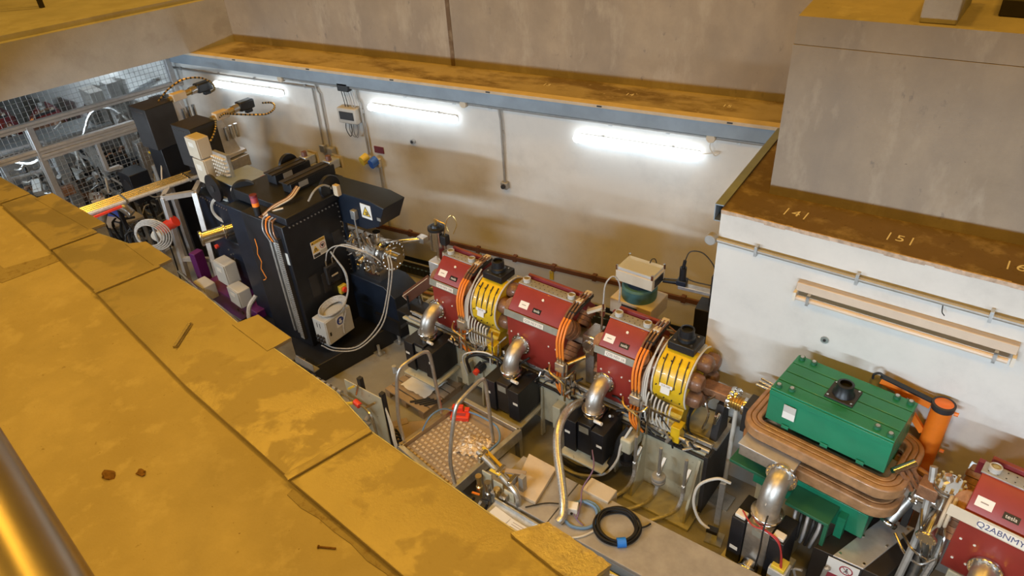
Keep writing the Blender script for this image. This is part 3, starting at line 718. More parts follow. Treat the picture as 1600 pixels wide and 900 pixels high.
    # end plates
    for sx in (-1, 1):
        build('end_plate', mb().prism([(.14, 1.46), (.30, 1.40), (.30, 1.54), (.10, 1.74), (.06, 1.74)], 'x', min(sx*hl, sx*(hl+.05)), max(sx*hl, sx*(hl+.05))), 'red_dark', t, bev=.004)
    # hoses, terminal blocks and manifold on the right-hand end
    X = hl+.045
    bar_ = build('terminal_bar', mb().bar((X+.02, .18, 1.75), (X+.02, -.17, 1.72), .07, .035), 'charcoal', t)
    for y in (.13, -.02): build('terminal_block', mb().box((X+.02, y, 1.785-(.0 if y > 0 else .005)), (.07, .07, .04)), 'cream_box', bar_, bev=.006)
    for k in range(3):
        xo = X-.015+.035*k
        build('upper_pipe', mb().tube([(xo, .12, 1.80), (xo, -.05, 1.785), (xo-.015, -.17, 1.72), (xo-.018, -.23, 1.67)], .011, 8, 5), 'copper_wrap', t)
        build('hose', mb().tube([(xo-.017, -.22, 1.68), (xo-.02, -.29, 1.62), (xo-.02, -.355, 1.50), (xo-.015, -.372, 1.38), (xo-.01, -.372, 1.27)], .0125, 8, 5), 'orange_hose', t)
        build('hose_sleeve', mb().cyl((xo-.01, -.372, 1.29), (xo-.01, -.372, 1.22), .012), 'ss', t)
        build('lower_hose', mb().tube([(xo-.01, -.372, 1.10), (xo-.02, -.385, .98), (xo, -.39, .88), (xo+.06, -.38, .80)], .0125, 8, 5), 'orange_hose', t)
    build('manifold', mb().b(X-.04, X+.07, -.41, -.34, 1.12, 1.23), 'ss_dull', t, bev=.008)
    build('manifold_pipe', mb().tube([(X-.12, -.40, 1.10), (X-.06, -.45, 1.10), (X+.02, -.45, 1.09), (X+.13, -.44, 1.13), (X+.16, -.34, 1.16), (X+.14, -.3, 1.0), (X+.14, -.32, .82)], .011, 8, 5), 'ss', t)
    build('manifold_pipe', mb().tube([(X-.12, -.38, 1.14), (X-.05, -.47, 1.13), (X+.08, -.46, 1.06), (X+.10, -.44, .95), (X+.10, -.44, .8)], .011, 8, 5), 'brass', t)
    return t
quad('short red magnet beside the pneumatic valve, leftmost of the row', -1.20, .21, 'Q1B NSV 150', .02, codepos=.0)
quad('long red magnet with sloping shoulder between the two yellow magnets', 0.0, .335, 'Q2B NLV 150', -.04, codepos=0.02)
quad('short red magnet in front of the teal pedestal', .985, .21, 'Q3B NSV 16', .0, codepos=.0)
elbow('steel elbow on the leftmost red magnet', tuple(gl(-1.37, .30, 1.175)), GA)
elbow('steel elbow on the long red magnet', tuple(gl(-.155, .30, 1.185)), GA)
elbow('steel elbow on the red magnet by the pedestal', tuple(gl(.87, .30, 1.16)), GA)
def sext(label, s, code):
    t = thing('sextupole_magnet', label, 'magnet', tuple(gl(s, 0, .85)), GA, 'yellow magnets of the ring')
    def mb(): return MB(mx((0, 0, -.85)))
    hl = .155; zc_ = 1.385
    def ringp(r, n=12, ph=15): return [(r*math.cos(R(ph+360*k/n)), zc_+r*.98*math.sin(R(ph+360*k/n))) for k in range(n)]
    yk = build('yoke', mb().prism(ringp(.325), 'x', -hl, hl), 'yellow', t, bev=.006)
    for k in range(4):
        m = mb(); xs = -hl+.05+k*.072
        for q in range(5):
            a0, a1 = R(118+q*11), R(118+(q+1)*11)
            rr = .3215
            m.bar((xs+.004*q, rr*math.cos(a0), zc_+rr*.985*math.sin(a0)), (xs+.004*(q+1), rr*math.cos(a1), zc_+rr*.985*math.sin(a1)), .014, .008, (1, 0, 0))
        build('slot', m, 'charcoal', yk)
    m = mb()
    for x in (-.12, -.04, .04, .12):
        for a in (128, 175, 200): m.cyl((x, .31*math.cos(R(a)), zc_+.31*math.sin(R(a))), (x, .33*math.cos(R(a)), zc_+.33*math.sin(R(a))), .007, n=6)
    build('bolt_holes', m, 'charcoal', t, kind='stuff')
    for sx in (-1, 1):
        for k in range(6):
            a = R(30+60*k); c = V3((sx*(hl+.03), .20*math.cos(a), zc_+.20*math.sin(a)))
            build('coil', mb().lathe(c-V3((sx*.03, 0, 0)), (sx, 0, 0), [(.085, 0), (.09, .05), (.083, .095), (.06, .12), (.02, .128)], 14), 'copper_wrap', t)
        build('trim_hose', mb().tube([(sx*(hl+.012), .318*math.cos(R(a)), zc_+.318*math.sin(R(a))) for a in range(55, 216, 16)], .009, 6, 3), 'white_cable', t)
    # black lifting socket on a square plate
    b_ = build('socket_plate', mb().b(-.13, .13, -.12, .12, 1.70, 1.785), 'black_plastic', t, bev=.008)
    build('socket', mb().lathe((0, 0, 1.785), (0, 0, 1), [(.085, 0), (.08, .03), (.07, .04), (.066, .115), (.05, .118), (.048, .09)], 20), 'black_plastic', b_, bev=0)
    for q in range(4):
        a = R(45+90*q); build('socket_screw', mb().cyl((.105*math.cos(a)*1.1, .1*math.sin(a)*1.1, 1.785), (.105*math.cos(a)*1.1, .1*math.sin(a)*1.1, 1.792), .012, n=6), 'ss', b_)
    build('grey_saddle', mb().b(.05, .16, -.02, .12, 1.66, 1.705), 'grey_plate', t, bev=.006)
    cp = V3((-.01, .326*math.cos(R(168)), zc_+.326*math.sin(R(168)))); u2 = V3((0, math.sin(R(168)), -math.cos(R(168)))); u2 = V3((0, .22, 1)).normalized()
    cp = V3((-.02, -.322, zc_+.05))
    st = build('sticker', panel(mb(), cp, (1, 0, 0), u2, .13, .035, .003), 'white', t)
    build('sticker_lower', panel(mb(), cp-u2*.05+V3((-.0, 0, 0)), (1, 0, 0), u2, .09, .065, .003), 'white', st)
    text('lettering', code, .026, 'ink_grey', st, cp+V3((0, -.004, -.85)), (1, 0, 0), u2)
    # water hoses down the front-left
    for k in range(7):
        x = -hl-.03+k*.04
        build('water_hose', mb().tube([(x+.01, -.335, 1.30-.012*k), (x+.005, -.36, 1.22), (x, -.37, 1.10), (x+.005, -.375, 1.00+.01*(k % 3)), (x+.03, -.36, .945), (x+.07, -.33, .98+.02*(k % 2))], .009, 6, 4), 'white_cable', t)
    for k in range(3):
        a = [150, 130, 105][k]
        build('side_hose', mb().tube([(-hl-.05, .25*math.cos(R(100)), zc_+.36), (-hl-.06, -.18, zc_+.25), (-hl-.055-.02*k, -.30, zc_+.08), (-hl-.05-.02*k, -.345, zc_-.1), (-hl-.04-.02*k, -.36, zc_-.33)], .009, 6, 4), 'white_cable', t)
    build('hose_rail', mb().bar((-hl-.08, -.385, 1.15), (hl+.02, -.385, 1.15), .02, .03), 'ss', t)
    build('terminal_strip', mb().b(-.02, .18, -.36, -.30, .93, 1.0), 'cream_box', t, bev=.005)
    fb = build('foot', mb().prism([(-.34, .88), (-.34, .95), (-.2, 1.12), (-.10, 1.10), (.1, 1.10), (.3, .95), (.3, .88)], 'x', -.02, .13), 'yellow', t, bev=.006)
    build('bracket_block', mb().b(.10, .19, -.40, -.28, .87, 1.06), 'yellow', t, bev=.006)
    return t
sext('yellow barrel magnet between the leftmost and the long red magnet', -.66, 'S2B.50')
sext('yellow barrel magnet at the right end of the girder', 1.545, 'S2A.160')
# ---------------------------------------------------------------- girder
t = thing('girder', 'long cream steel girder carrying the red and yellow magnets', 'girder', tuple(gl(0, 0, 0)), GA)
build('box_beam', MB().b(-1.95, 1.98, -.30, .24, .22, .78), 'cream', t, bev=.01)
build('top_plate', MB().b(-2.0, 2.02, -.32, .26, .78, .81), 'cream', t, bev=.004)
for x in (-1.6, -.75, .1, 1.05, 1.35, 1.93): build('rib', MB().prism([(-.30, .02), (-.55 if x > 1.2 else -.36, .02), (-.55 if x > 1.2 else -.36, .10), (-.32, .70), (-.30, .70)], 'x', x-.012, x+.012), 'cream', t)
build('foot_plate', MB().b(1.28, 2.0, -.60, .2, 0, .03).b(1.28, 2.0, -.30, .2, .03, .25), 'cream', t, bev=.004)
build('foot_plate', MB().b(-1.95, -1.2, -.50, .2, 0, .03).b(-1.95, -1.2, -.30, .2, .03, .25), 'cream', t, bev=.004)
for x in (-.95, .35): build('bracket', MB().b(x-.05, x+.05, -.42, -.28, .30, .62), 'cream', t, bev=.008)
build('end_plate', MB().b(1.98, 2.02, -.36, .25, .05, .82), 'charcoal', t, bev=.004)
lv = build('levelling_lug', MB().b(1.20, 1.32, -.56, -.28, .60, .78), 'cream', t, bev=.02)
build('levelling_foot', MB().cyl((1.26, -.50, .60), (1.26, -.50, .48), .045).cyl((1.26, -.50, .48), (1.26, -.50, .44), .07), 'black_plastic', lv)
for x in (-.75, -.52):
    v = build('valve_body', MB().cyl((x, -.30, .62-.05*(x > -.6)), (x, -.40, .60-.05*(x > -.6)), .055), 'charcoal', t)
    build('red_knob', MB().cyl((x, -.40, .60-.05*(x > -.6)), (x, -.45, .59-.05*(x > -.6)), .035), 'red_plastic', v)
for k, (o, z, r_, mt) in enumerate(((-.29, .835, .022, 'galv'), (-.22, .845, .03, 'conduit'), (-.345, .78, .016, 'rubber'), (-.14, .83, .018, 'conduit'), (-.26, .90, .012, 'galv'))):
    conduit('girder_pipe', ('outer bright', 'thick dull', 'black', 'inner bright', 'thin upper')[k]+' pipe running along the girder top below the magnets', [gl(-1.9, -o, z), gl(2.0, -o, z)], r_, mt, group='pipes along the girder')
# supply drop pipes at the right end of the girder
for k, s in enumerate((1.36, 1.62, 1.88)):
    t = thing('water_drop_pipe', ('leftmost', 'middle flanged', 'rightmost')[k]+' water drop pipe on the cream girder end', 'pipe', tuple(gl(s, .5, 0)), GA, 'water drop pipes')
    build('arm', MB().bar((.0, .10, .62), (0, -.03, .50), .03, .03), 'galv', t)
    build('riser', MB().cyl((0, -.02, .86), (0, -.02, .50), .016), 'galv', t)
    build('union', MB().cyl((0, -.02, .50), (0, -.02, .42), .024, n=8), 'galv', t)
    if k == 1:
        f = build('valve_flange', MB().lathe((0, -.02, .40), (0, 0, 1), [(.065, 0), (.07, .01), (.07, .03), (.05, .04), (.07, .05), (.07, .07), (.065, .08)], 20), 'conduit', t)
    build('braided_hose', MB().tube([(0, -.02, .42), (-.01, -.02, .3), (-.05, -.06, .14), (-.16-.02*k, -.18, .04), (-.36, -.35, .03)], .02, 8, 5), 'clear_hose', t)
# ---------------------------------------------------------------- ion pumps below the elbows
def ion_pump(label, loc, rz, mid='black', w=.46, glossy=False, floor_z=0):
    t = thing('ion_pump', label, 'pump', loc, rz, 'box pumps under the elbows')
    # local z measured from pump base
    build('body', MB().b(-w*.17, w*.17, -.17, .17, .02, .42), mid, t, bev=.006)
    for s in (-1, 1):
        b_ = build('magnet_block', MB().b(min(s*w*.19, s*w*.5), max(s*w*.19, s*w*.5), -.19, .19, 0, .40), 'black', t, bev=.006)
        build('block_tag', MB().b(s*w*.40-.03, s*w*.40+.03, -.192, -.19, .22, .25), 'label', b_)
    build('cap', MB().lathe((0, 0, .42), (0, 0, 1), [(.10, 0), (.10, .02), (.085, .03), (.085, .06)], 20), 'ss', t)
    build('feedthrough', MB().cyl((w*.14, -.08, .43), (w*.34, -.10, .45), .018), 'white', t)
    build('top_label', MB().b(-.06, .05, -.172, -.17, .30, .38), 'grey_strip', t)
    for s in (-1, 1): build('foot', MB().cyl((s*w*.4, -.12, -.05), (s*w*.4, -.12, 0), .02, n=8), 'ss', t)
    build('shelf_plate', MB().b(-w*.55, w*.55, -.24, .20, -.075, -.05), 'cream', t, bev=.004)
    build('shelf_bracket', MB().prism([(.20, -.075), (-.2, -.075), (.20, -.30)], 'x', -.02, .02), 'cream', t)
    return t
ion_pump('black box pump below the leftmost red magnet', tuple(gl(-1.37, .51, .47)), GA)
ion_pump('black box pump below the long red magnet', tuple(gl(-.155, .51, .48)), GA, 'dark_brown')
ion_pump('black box pump below the red magnet by the pedestal', tuple(gl(.87, .51, .46)), GA)
# tangle of hoses hanging over the girder
def hose(label, pts, r, mat_, world=True, group='loose hoses and cables', sm=6, name='hose', cat='hose'):
    return one(name, label, cat, MB().tube(pts, r, 8, sm), mat_, group)
hose('thick black cable with a pale line beside the middle box pump', [gl(1.25, .45, .86), gl(1.18, .52, .70), gl(1.16, .56, .5), gl(1.05, .62, .3), gl(.8, .66, .18), gl(.5, .62, .14)], .035, 'rubber')
hose('pale hose lying against the thick black cable', [gl(1.28, .47, .90), gl(1.22, .555, .70), gl(1.20, .60, .5), gl(1.08, .66, .28), gl(.8, .705, .15), gl(.5, .68, .10)], .013, 'white_cable')
hose('black cable loop left of the middle box pump', [gl(-.85, .42, .55), gl(-.80, .50, .82), gl(-.62, .50, .96), gl(-.42, .45, .98), gl(-.3, .42, .9)], .018, 'rubber')
hose('pale cable arching over the girder below the first yellow magnet', [gl(-.88, .44, .5), gl(-.84, .52, .84), gl(-.66, .53, 1.0), gl(-.5, .48, 1.02), gl(-.38, .42, .93)], .010, 'white_cable')
for k in range(9):
    s0 = [-1.0, -.95, -.5, -.42, .42, .47, .52, 1.32, 1.4][k]
    conduit('standing_pipe', 'thin upright water pipe on the girder, number %s from the left' % ('one', 'two', 'three', 'four', 'five', 'six', 'seven', 'eight', 'nine')[k], [gl(s0, .40+.02*(k % 2), .82), gl(s0+.01, .39, 1.12+.07*(k % 3))], .012, ('ss', 'galv', 'ss')[k % 3], group='upright water pipes on the girder')
# vacuum gear between the long red magnet and the right short one
t = thing('beam_monitor', 'steel beam monitor block with upright rod between two red magnets', 'vacuum fitting', tuple(gl(.56, 0, .81)), GA)
build('pedestal', MB().b(-.05, .05, -.09, .09, 0, .42), 'ss_dull', t, bev=.006)
build('body', MB().b(-.07, .07, -.12, .12, .42, .66), 'ss', t, bev=.01)
flange(t, (0, -.12, .54), (0, -1, 0), .06, .02, 8)
build('rod', MB().cyl((.05, .05, .66), (.06, .06, .98), .012), 'ss', t)
build('collar', MB().cyl((.055, .055, .84), (.057, .057, .90), .028), 'ss', t)
build('arched_hose', MB().tube([(.06, .06, .98), (.07, .08, 1.2), (.12, .14, 1.28), (.17, .18, 1.18), (.16, .2, .95)], .008, 6), 'clear_hose', t)
build('side_arm', MB().cyl((-.02, -.14, .40), (-.16, -.30, .34), .022), 'brass', t)
build('grip_bar', MB().bar((-.10, .02, .84), (.06, .10, .92), .05, .03), 'cream_box', t)
# right-hand end of the girder: chamber with flanges
t = thing('beam_chamber_end', 'copper-topped beam chamber with bolted end flange on the girder end', 'vacuum fitting', tuple(gl(1.88, 0, .81)), GA)
build('chamber', MB().b(-.12, .14, -.07, .07, .47, .56), 'copper', t, bev=.01)
flange(t, (.14, 0, .515), (1, 0, 0), .10, .035, 14)
flange(t, (.185, 0, .515), (1, 0, 0), .10, .03, 14)
build('support', MB().prism([(-.16, 0), (.12, 0), (.06, .42), (-.06, .42)], 'x', .05, .12), 'charcoal', t, bev=.006)
build('support_foot', MB().b(.0, .16, -.22, .16, 0, .03), 'galv', t)
build('tap', MB().cyl((.1, -.12, .36), (.1, -.2, .34), .02).cyl((.1, -.2, .3), (.1, -.2, .4), .014), 'ss', t)
for k in range(4): build('cable', MB().tube([(-.10-.02*k, -.1, .40), (-.14, -.2-.02*k, .3), (-.12, -.24, .12), (-.02, -.22, .02)], .010, 6), 'rubber', t)
build('curled_pipe', MB().tube([(.02, -.07, .5), (-.02, -.16, .48), (.03, -.2, .38), (.0, -.22, .2)], .012, 6), 'ss', t)
t = thing('flange_pair', 'polished flange pair on a slim stand left of the green magnet', 'vacuum fitting', (-.72, 5.0, 0), -11)
build('bellows', MB().lathe((-.06, 0, 1.33), (1, 0, 0), [(.07, 0)]+[(.07 if k % 2 else .058, .01+k*.012) for k in range(9)]+[(.07, .12)], 20), 'brass', t)
flange(t, (-.09, 0, 1.33), (1, 0, 0), .085, .03, 12); flange(t, (.06, 0, 1.33), (1, 0, 0), .085, .03, 12)
build('side_block', MB().b(.09, .17, -.10, .10, 1.12, 1.42), 'charcoal', t, bev=.006)
build('stand', MB().cyl((0, 0, 0), (0, 0, 1.25), .022), 'white_cable', t)
build('base', MB().b(-.1, .1, -.1, .1, 0, .02), 'galv', t)
# gate valve with pneumatic cylinder
t = thing('pneumatic_valve', 'upright pneumatic cylinder valve with black collar left of the magnets', 'valve', tuple(gl(-1.56, -.02, .81)), GA)
build('stand', MB().b(-.05, .05, -.10, .10, 0, .50), 'galv', t, bev=.004)
build('body', MB().b(-.10, .06, -.10, .14, .50, .80), 'alu', t, bev=.01)
flange(t, (-.10, 0, .54), (-1, 0, 0), .09, .03, 12)
build('neck', MB().cyl((.0, 0, .80), (.0, 0, .94), .035), 'ss', t)
build('cylinder', MB().cyl((0, 0, .94), (0, 0, 1.20), .075, n=24), 'ss', t)
for a in range(4):
    c, s_ = math.cos(R(45+90*a))*.085, math.sin(R(45+90*a))*.085
    build('tie_rod', MB().cyl((c, s_, .93), (c, s_, 1.22), .008, n=6), 'ss', t)
build('end_cap', MB().lathe((0, 0, 1.20), (0, 0, 1), [(.10, 0), (.10, .03), (.06, .035), (.05, .06)], 20), 'black_plastic', t)
build('solenoid', MB().b(.08, .16, -.04, .04, 1.04, 1.16), 'black_plastic', t, bev=.008)
build('top_pipe', MB().tube([(0, 0, 1.25), (0, 0, 1.32), (.06, .02, 1.30), (.12, .03, 1.28), (.16, .03, 1.2)], .007, 6), 'brass', t)
build('air_line', MB().tube([(.12, 0, 1.16), (.17, .02, 1.36), (.24, .04, 1.42), (.28, .05, 1.32), (.24, .02, 1.2)], .006, 6), 'brass', t)
build('post', MB().cyl((0, 0, 1.24), (0, 0, 1.33), .016), 'brass', t)
t = thing('side_bracket', 'brown wooden-looking bracket leaning beside the pneumatic valve', 'bracket', tuple(gl(-1.98, -.05, .81)), GA)
build('arm', MB().bar((-.14, -.16, .12), (.12, .06, .36), .08, .13), 'brown_rail', t, bev=.008)
build('arm_face', MB().bar((-.13, -.19, .13), (.13, .03, .37), .02, .10), 'beige', t, bev=.004)
build('clamp_pipe', MB().cyl((.0, -.05, 0), (.0, -.05, .26), .03), 'ss', t)
build('black_shelf', MB().b(-.14, .2, -.34, -.02, .02, .04), 'black', t)
build('shelf_post', MB().cyl((-.02, -.24, .04), (-.02, -.24, .24), .014), 'black', t)
# ---------------------------------------------------------------- pedestal behind the magnets
p_ = gl(.72, -.62)
t = thing('teal_pedestal', 'white pedestal carrying a teal drum and a clear-lidded box', 'pedestal', (p_.x, p_.y, 0), GA)
build('column', MB().b(-.17, .17, -.13, .13, 0, 1.42), 'cream', t, bev=.006)
build('head_block', MB().b(-.24, .24, -.19, .19, 1.42, 1.60), 'cream_box', t, bev=.008)
build('head_window', MB().b(-.10, .08, -.195, -.19, 1.45, 1.57), 'charcoal', t)
build('drum', MB().lathe((0, 0, 1.60), (0, 0, 1), [(.18, 0), (.185, .02), (.185, .13), (.17, .15)], 28), 'teal', t)
build('inner_ring', MB().lathe((0, 0, 1.75), (0, 0, 1), [(.13, 0), (.13, .06)], 24), 'navy', t)
bx = build('instrument_box', MB().b(-.21, .21, -.14, .14, 1.80, 1.93), 'cream_box', t, bev=.008)
build('clear_lid', MB().b(-.20, .20, -.13, .13, 1.93, 1.965), 'clear', bx, bev=.004)
build('side_window', MB().b(.21, .215, -.09, .09, 1.82, 1.91), 'navy', bx)
for sx in (-.2, .2):
    for sy in (-.13, .13): build('corner_bolt', MB().cyl((sx, sy, 1.93), (sx, sy, 1.985), .013, n=8), 'ss', bx)
build('wire_loop', MB().tube([(.05, .1, 1.96), (.06, .12, 2.0), (.09, .13, 2.01), (.11, .13, 1.97)], .006, 6), 'rubber', bx)
# camera post by the white block
t = thing('camera_post', 'black post by the white wall carrying a small camera arm', 'post', (-1.34, 6.0, 0))
build('lower_column', MB().b(-.06, .12, -.14, .10, 0, 1.62), 'black', t, bev=.006)
build('upper_post', MB().b(.05, .11, -.05, .05, 1.62, 1.98), 'black', t, bev=.004)
build('arm', MB().b(-.28, .06, -.05, .03, 1.74, 1.78), 'galv', t, bev=.004)
c_ = build('camera_body', MB().b(-.30, -.20, -.05, .05, 1.78, 1.84), 'navy', t, bev=.006)
build('camera_barrel', MB().cyl((-.25, 0, 1.84), (-.25, 0, 1.98), .035), 'black_plastic', c_)
build('camera_tip', MB().cyl((-.25, 0, 1.98), (-.24, 0, 2.06), .018), 'black_plastic', c_)
build('lens', MB().cyl((-.30, -.01, 1.80), (-.44, -.04, 1.80), .03, .025), 'black_plastic', c_)
build('lens_prongs', MB().cyl((-.44, -.02, 1.81), (-.52, -.04, 1.82), .008).cyl((-.44, -.05, 1.79), (-.52, -.07, 1.80), .008), 'brass', c_, kind='stuff')
build('cable', MB().tube([(-.24, 0, 2.06), (-.20, .01, 2.17), (-.08, .02, 2.18), (.03, .02, 2.08), (.08, 0, 1.98)], .006, 6), 'rubber', t)
build('cable', MB().tube([(-.22, 0, 1.86), (-.12, .0, 1.84), (.05, .0, 1.84)], .006, 6), 'rubber', t)
for k, (x0, y0, z0, x1, y1, z1) in enumerate(((-2.7, 6.9, .06, -1.55, 6.1, 1.05), (-2.5, 6.95, .06, -1.50, 6.4, .7))):
    conduit('leaning_pipe', ('longer', 'shorter')[k]+' thin copper pipe slanting up to the camera post', [(x0, y0, z0), (x0+.5, y0-.1, .5+.1*k), (x1, y1, z1)], .012, 'copper', group='slanting copper pipes')
# ================================================================ dipole magnet
DA = -13.5; DO = V3((.085, 4.815, 0)); dx_ = V3((math.cos(R(DA)), math.sin(R(DA)), 0)); dy_ = V3((-dx_.y, dx_.x, 0))
def dl(s, o=0, z=0): return DO+dx_*s-dy_*o+V3((0, 0, z))
t = thing('dipole_magnet', 'large green bending magnet with copper coils and black lifting socket', 'magnet', (DO.x, DO.y, 0), DA)
def racetrack(a, b, r, n=8):
    pts = []
    for cx_, cy_, a0 in ((a-r, b-r, 0), (-a+r, b-r, 90), (-a+r, -b+r, 180), (a-r, -b+r, 270)):
        for k in range(n+1): pts.append((cx_+r*math.cos(R(a0+90*k/n)), cy_+r*math.sin(R(a0+90*k/n))))
    return pts
hx, hy = .475, .265
for k in range(4):
    y0 = -hy+k*hy/2
    build('top_lamination', MB().b(-hx, hx, y0+.003, y0+hy/2-.003, 1.56, 1.90), 'green_dark' if 0 else 'green', t, bev=.005)
build('back_leg', MB().b(-hx+.02, hx-.02, .16, hy, .80, 1.56), 'green', t, bev=.006)
build('lower_yoke', MB().b(-hx, hx, -hy, hy, .78, 1.06), 'green', t, bev=.006)
build('front_weld_rib', MB().b(-hx, hx, -hy-.008, -hy+.002, 1.835, 1.885), 'green', t, bev=.003)
for x in (-.3, .02, .3): build('lower_tab', MB().b(x-.03, x+.03, -hy-.012, -hy, 1.55, 1.585), 'green', t, bev=.003)
sp = build('socket_plate', MB().b(-.11, .11, -.11, .11, 1.90, 1.915), 'charcoal', t, bev=.004)
build('socket', MB().lathe((0, 0, 1.915), (0, 0, 1), [(.085, 0), (.08, .02), (.066, .04), (.064, .10), (.045, .104), (.044, .07)], 22), 'black_plastic', sp)
for sx in (-1, 1):
    for sy in (-1, 1): build('plate_screw', MB().cyl((sx*.09, sy*.09, 1.915), (sx*.09, sy*.09, 1.922), .010, n=6), 'ss', sp)
for sx in (-1, 1):
    for x_, y_ in ((.43, -.22), (.33, -.20), (.43, .22), (.33, .22)):
        l_ = build('lifting_eye', MB().cyl((sx*x_, y_, 1.90), (sx*x_, y_, 1.925), .026, n=12), 'green_dark', t)
        build('eye_bolt', MB().cyl((sx*x_, y_, 1.925), (sx*x_, y_, 1.932), .016, n=10), 'galv', l_)
st = build('sticker', MB().b(-.34, -.24, -hy-.0105, -hy-.0085, 1.66, 1.80), 'white', t)
build('sticker_print', MB().b(-.34, -.24, -hy-.0115, -hy-.0105, 1.73, 1.80), 'grey_box', st)
for q, (z0, z1, a_, b_) in enumerate(((1.42, 1.53, .64, .37), (1.20, 1.32, .64, .36))):
    path = [(x, y-.03, 0) for x, y in racetrack(a_, b_, .19)]
    for k in range(3):
        w0 = -.13+k*.045
        build('coil_turn', MB().sweep(path, [(w0, z0), (w0+.043, z0), (w0+.043, z1-.012*(k == 2)), (w0, z1)]), 'dipole_coil', t, bev=.010)
build('coil_lead', MB().tube([(.60, .05, 1.46), (.72, .02, 1.46), (.78, -.05, 1.42)], .03, 8), 'copper', t)
build('antechamber', MB().b(-.56, -.10, -.49, -.28, 1.26, 1.375), 'ss_dull', t, bev=.006)
build('antechamber_lid', MB().b(-.57, -.09, -.50, -.28, 1.375, 1.39), 'alu', t, bev=.003)
build('pole_gap_chamber', MB().b(-.66, .66, -.12, .1, 1.30, 1.40), 'ss_dull', t)
build('green_bracket', MB().b(-.66, -.30, -.40, .1, 1.02, 1.05), 'green_dark', t, bev=.004)
build('green_bracket', MB().b(-.10, .26, -.50, -.2, .98, 1.01), 'green_dark', t, bev=.004)
build('bracket_leg', MB().b(.23, .26, -.50, -.46, .55, .98), 'green_dark', t)
build('bracket_leg', MB().b(.28, .34, -.34, -.26, .72, .98), 'green', t)
for k in range(5): build('water_hose', MB().tube([(-.02+.05*k, -.42, .97), (.0+.05*k, -.50, .90), (.02+.04*k, -.52, .74), (.0+.04*k, -.46, .6)], .014, 6), 'rubber' if k % 2 else 'grey_cable', t)
build('stand', MB().b(-.45, -.02, -.22, .22, 0, .78), 'cream', t, bev=.01)
for k in range(3): build('left_lead', MB().cyl((-.60, .12+.04*k, 1.52), (-.74, .14+.05*k, 1.50), .012), 'ss', t)
build('right_terminal', MB().cyl((.52, -.20, 1.56), (.62, -.05, 1.60), .03), 'ss', t)
for k in range(3): build('terminal_link', MB().bar((.56+.02*k, -.16+.05*k, 1.57), (.68+.02*k, -.20+.05*k, 1.46), .025, .02), 'copper', t)
elbow('largest steel elbow hanging below the green magnet chamber', tuple(dl(-.17, .49, 1.27)), DA, r=.095, out=.18, down=.27)
# pump below it
q = dl(-.17, .67, .38)
t = thing('ion_pump', 'upright pump with silver middle and two black sides in front of the green magnet', 'pump', tuple(q), DA, 'box pumps under the elbows')
build('body', MB().b(-.10, .10, -.13, .13, 0, .53), 'ss_dull', t, bev=.006)
for s in (-1, 1):
    b_ = build('magnet_block', MB().b(min(s*.105, s*.225), max(s*.105, s*.225), -.15, .15, -.02, .52), 'black', t, bev=.008)
    build('terminal', MB().b(min(s*.12, s*.21), max(s*.12, s*.21), -.13, -.06, 0.52, .555), 'label', b_, bev=.006)
build('block_tag', MB().b(-.20, -.13, -.153, -.15, .14, .18), 'label', t)
build('top_cap', MB().lathe((0, 0, .53), (0, 0, 1), [(.105, 0), (.105, .02), (.09, .04)], 20), 'ss', t)
build('warning_tag', MB().b(-.045, .045, -.133, -.13, .42, .49), 'grey_strip', t)
build('port', MB().cyl((0, -.13, .06), (0, -.23, .04), .075), 'ss', t)
flange(t, (0, -.21, .045), (0, -1, -.15), .095, .03, 14)
build('port_cover', MB().cyl((0, -.235, .04), (0, -.246, .039), .075, n=20), 'brass', t)
build('frame', MB().b(-.26, .26, -.22, .22, -.08, -.03), 'cream', t, bev=.005)
for sx in (-1, 1):
    for sy in (-1, 1): build('frame_leg', MB().bar((sx*.23, sy*.19, -.08), (sx*.23, sy*.19, -.38), .05, .05), 'galv', t)
build('red_wire', MB().tube([(-.05, -.10, .56), (.05, -.14, .57), (.18, -.15, .54), (.235, -.16, .34), (.24, -.17, .1), (.22, -.2, -.2)], .007, 6), 'red_cable', t)
build('red_wire', MB().tube([(-.17, -.08, .57), (-.05, -.15, .55), (.06, -.15, .57), (.19, -.16, .52), (.25, -.17, .3), (.255, -.18, .0), (.2, -.2, -.25)], .007, 6), 'red_cable', t)
build('black_wire', MB().tube([(.02, .02, .72), (.05, -.16, .60), (.06, -.18, .3), (.04, -.20, .0), (.0, -.25, -.3)], .007, 6), 'rubber', t)
# orange jib crane
pb = V3((.78, 5.03, 0))
t = thing('jib_crane', 'orange tubular jib crane post with gusseted arm by the white wall', 'crane', tuple(pb), 0)
build('post', MB().cyl((0, 0, 0), (0, 0, 1.905), .076, n=28), 'orange', t)
build('top_ring', MB().lathe((0, 0, 1.905), (0, 0, 1), [(.082, -.05), (.085, 0), (.068, .005), (.066, -.04)], 28), 'charcoal', t)
ad = V3((-.42, .07, 0)).normalized(); an = V3((-ad.y, ad.x, 0))
arm = build('arm', MB().bar(ad*.08+V3((0, 0, 1.845)), ad*.46+V3((0, 0, 1.915)), .035, .06), 'orange', t, bev=.004)
gp_ = [(.08, 1.60), (.08, 1.66), (.40, 1.97), (.46, 1.97)]
m = MB().bar(ad*.07+V3((0, 0, 1.565)), ad*.32+V3((0, 0, 1.865)), .035, .05)
build('gusset', m, 'orange', t)
build('arm_pad', MB().bar(ad*.06+V3((0, 0, 1.887)), ad*.47+V3((0, 0, 1.955)), .05, .012), 'black', t)
build('hook', MB().tube([ad*.44+V3((0, 0, 1.945)), ad*.48+V3((0, 0, 1.975)), ad*.52+V3((0, 0, 1.945)), ad*.52+V3((0, 0, 1.90))], .010, 6), 'rubber', t)
for z in (1.85, 1.45): build('pin', MB().cyl((.08, -.02, z), (.11, -.025, z), .016, n=8), 'orange', t)
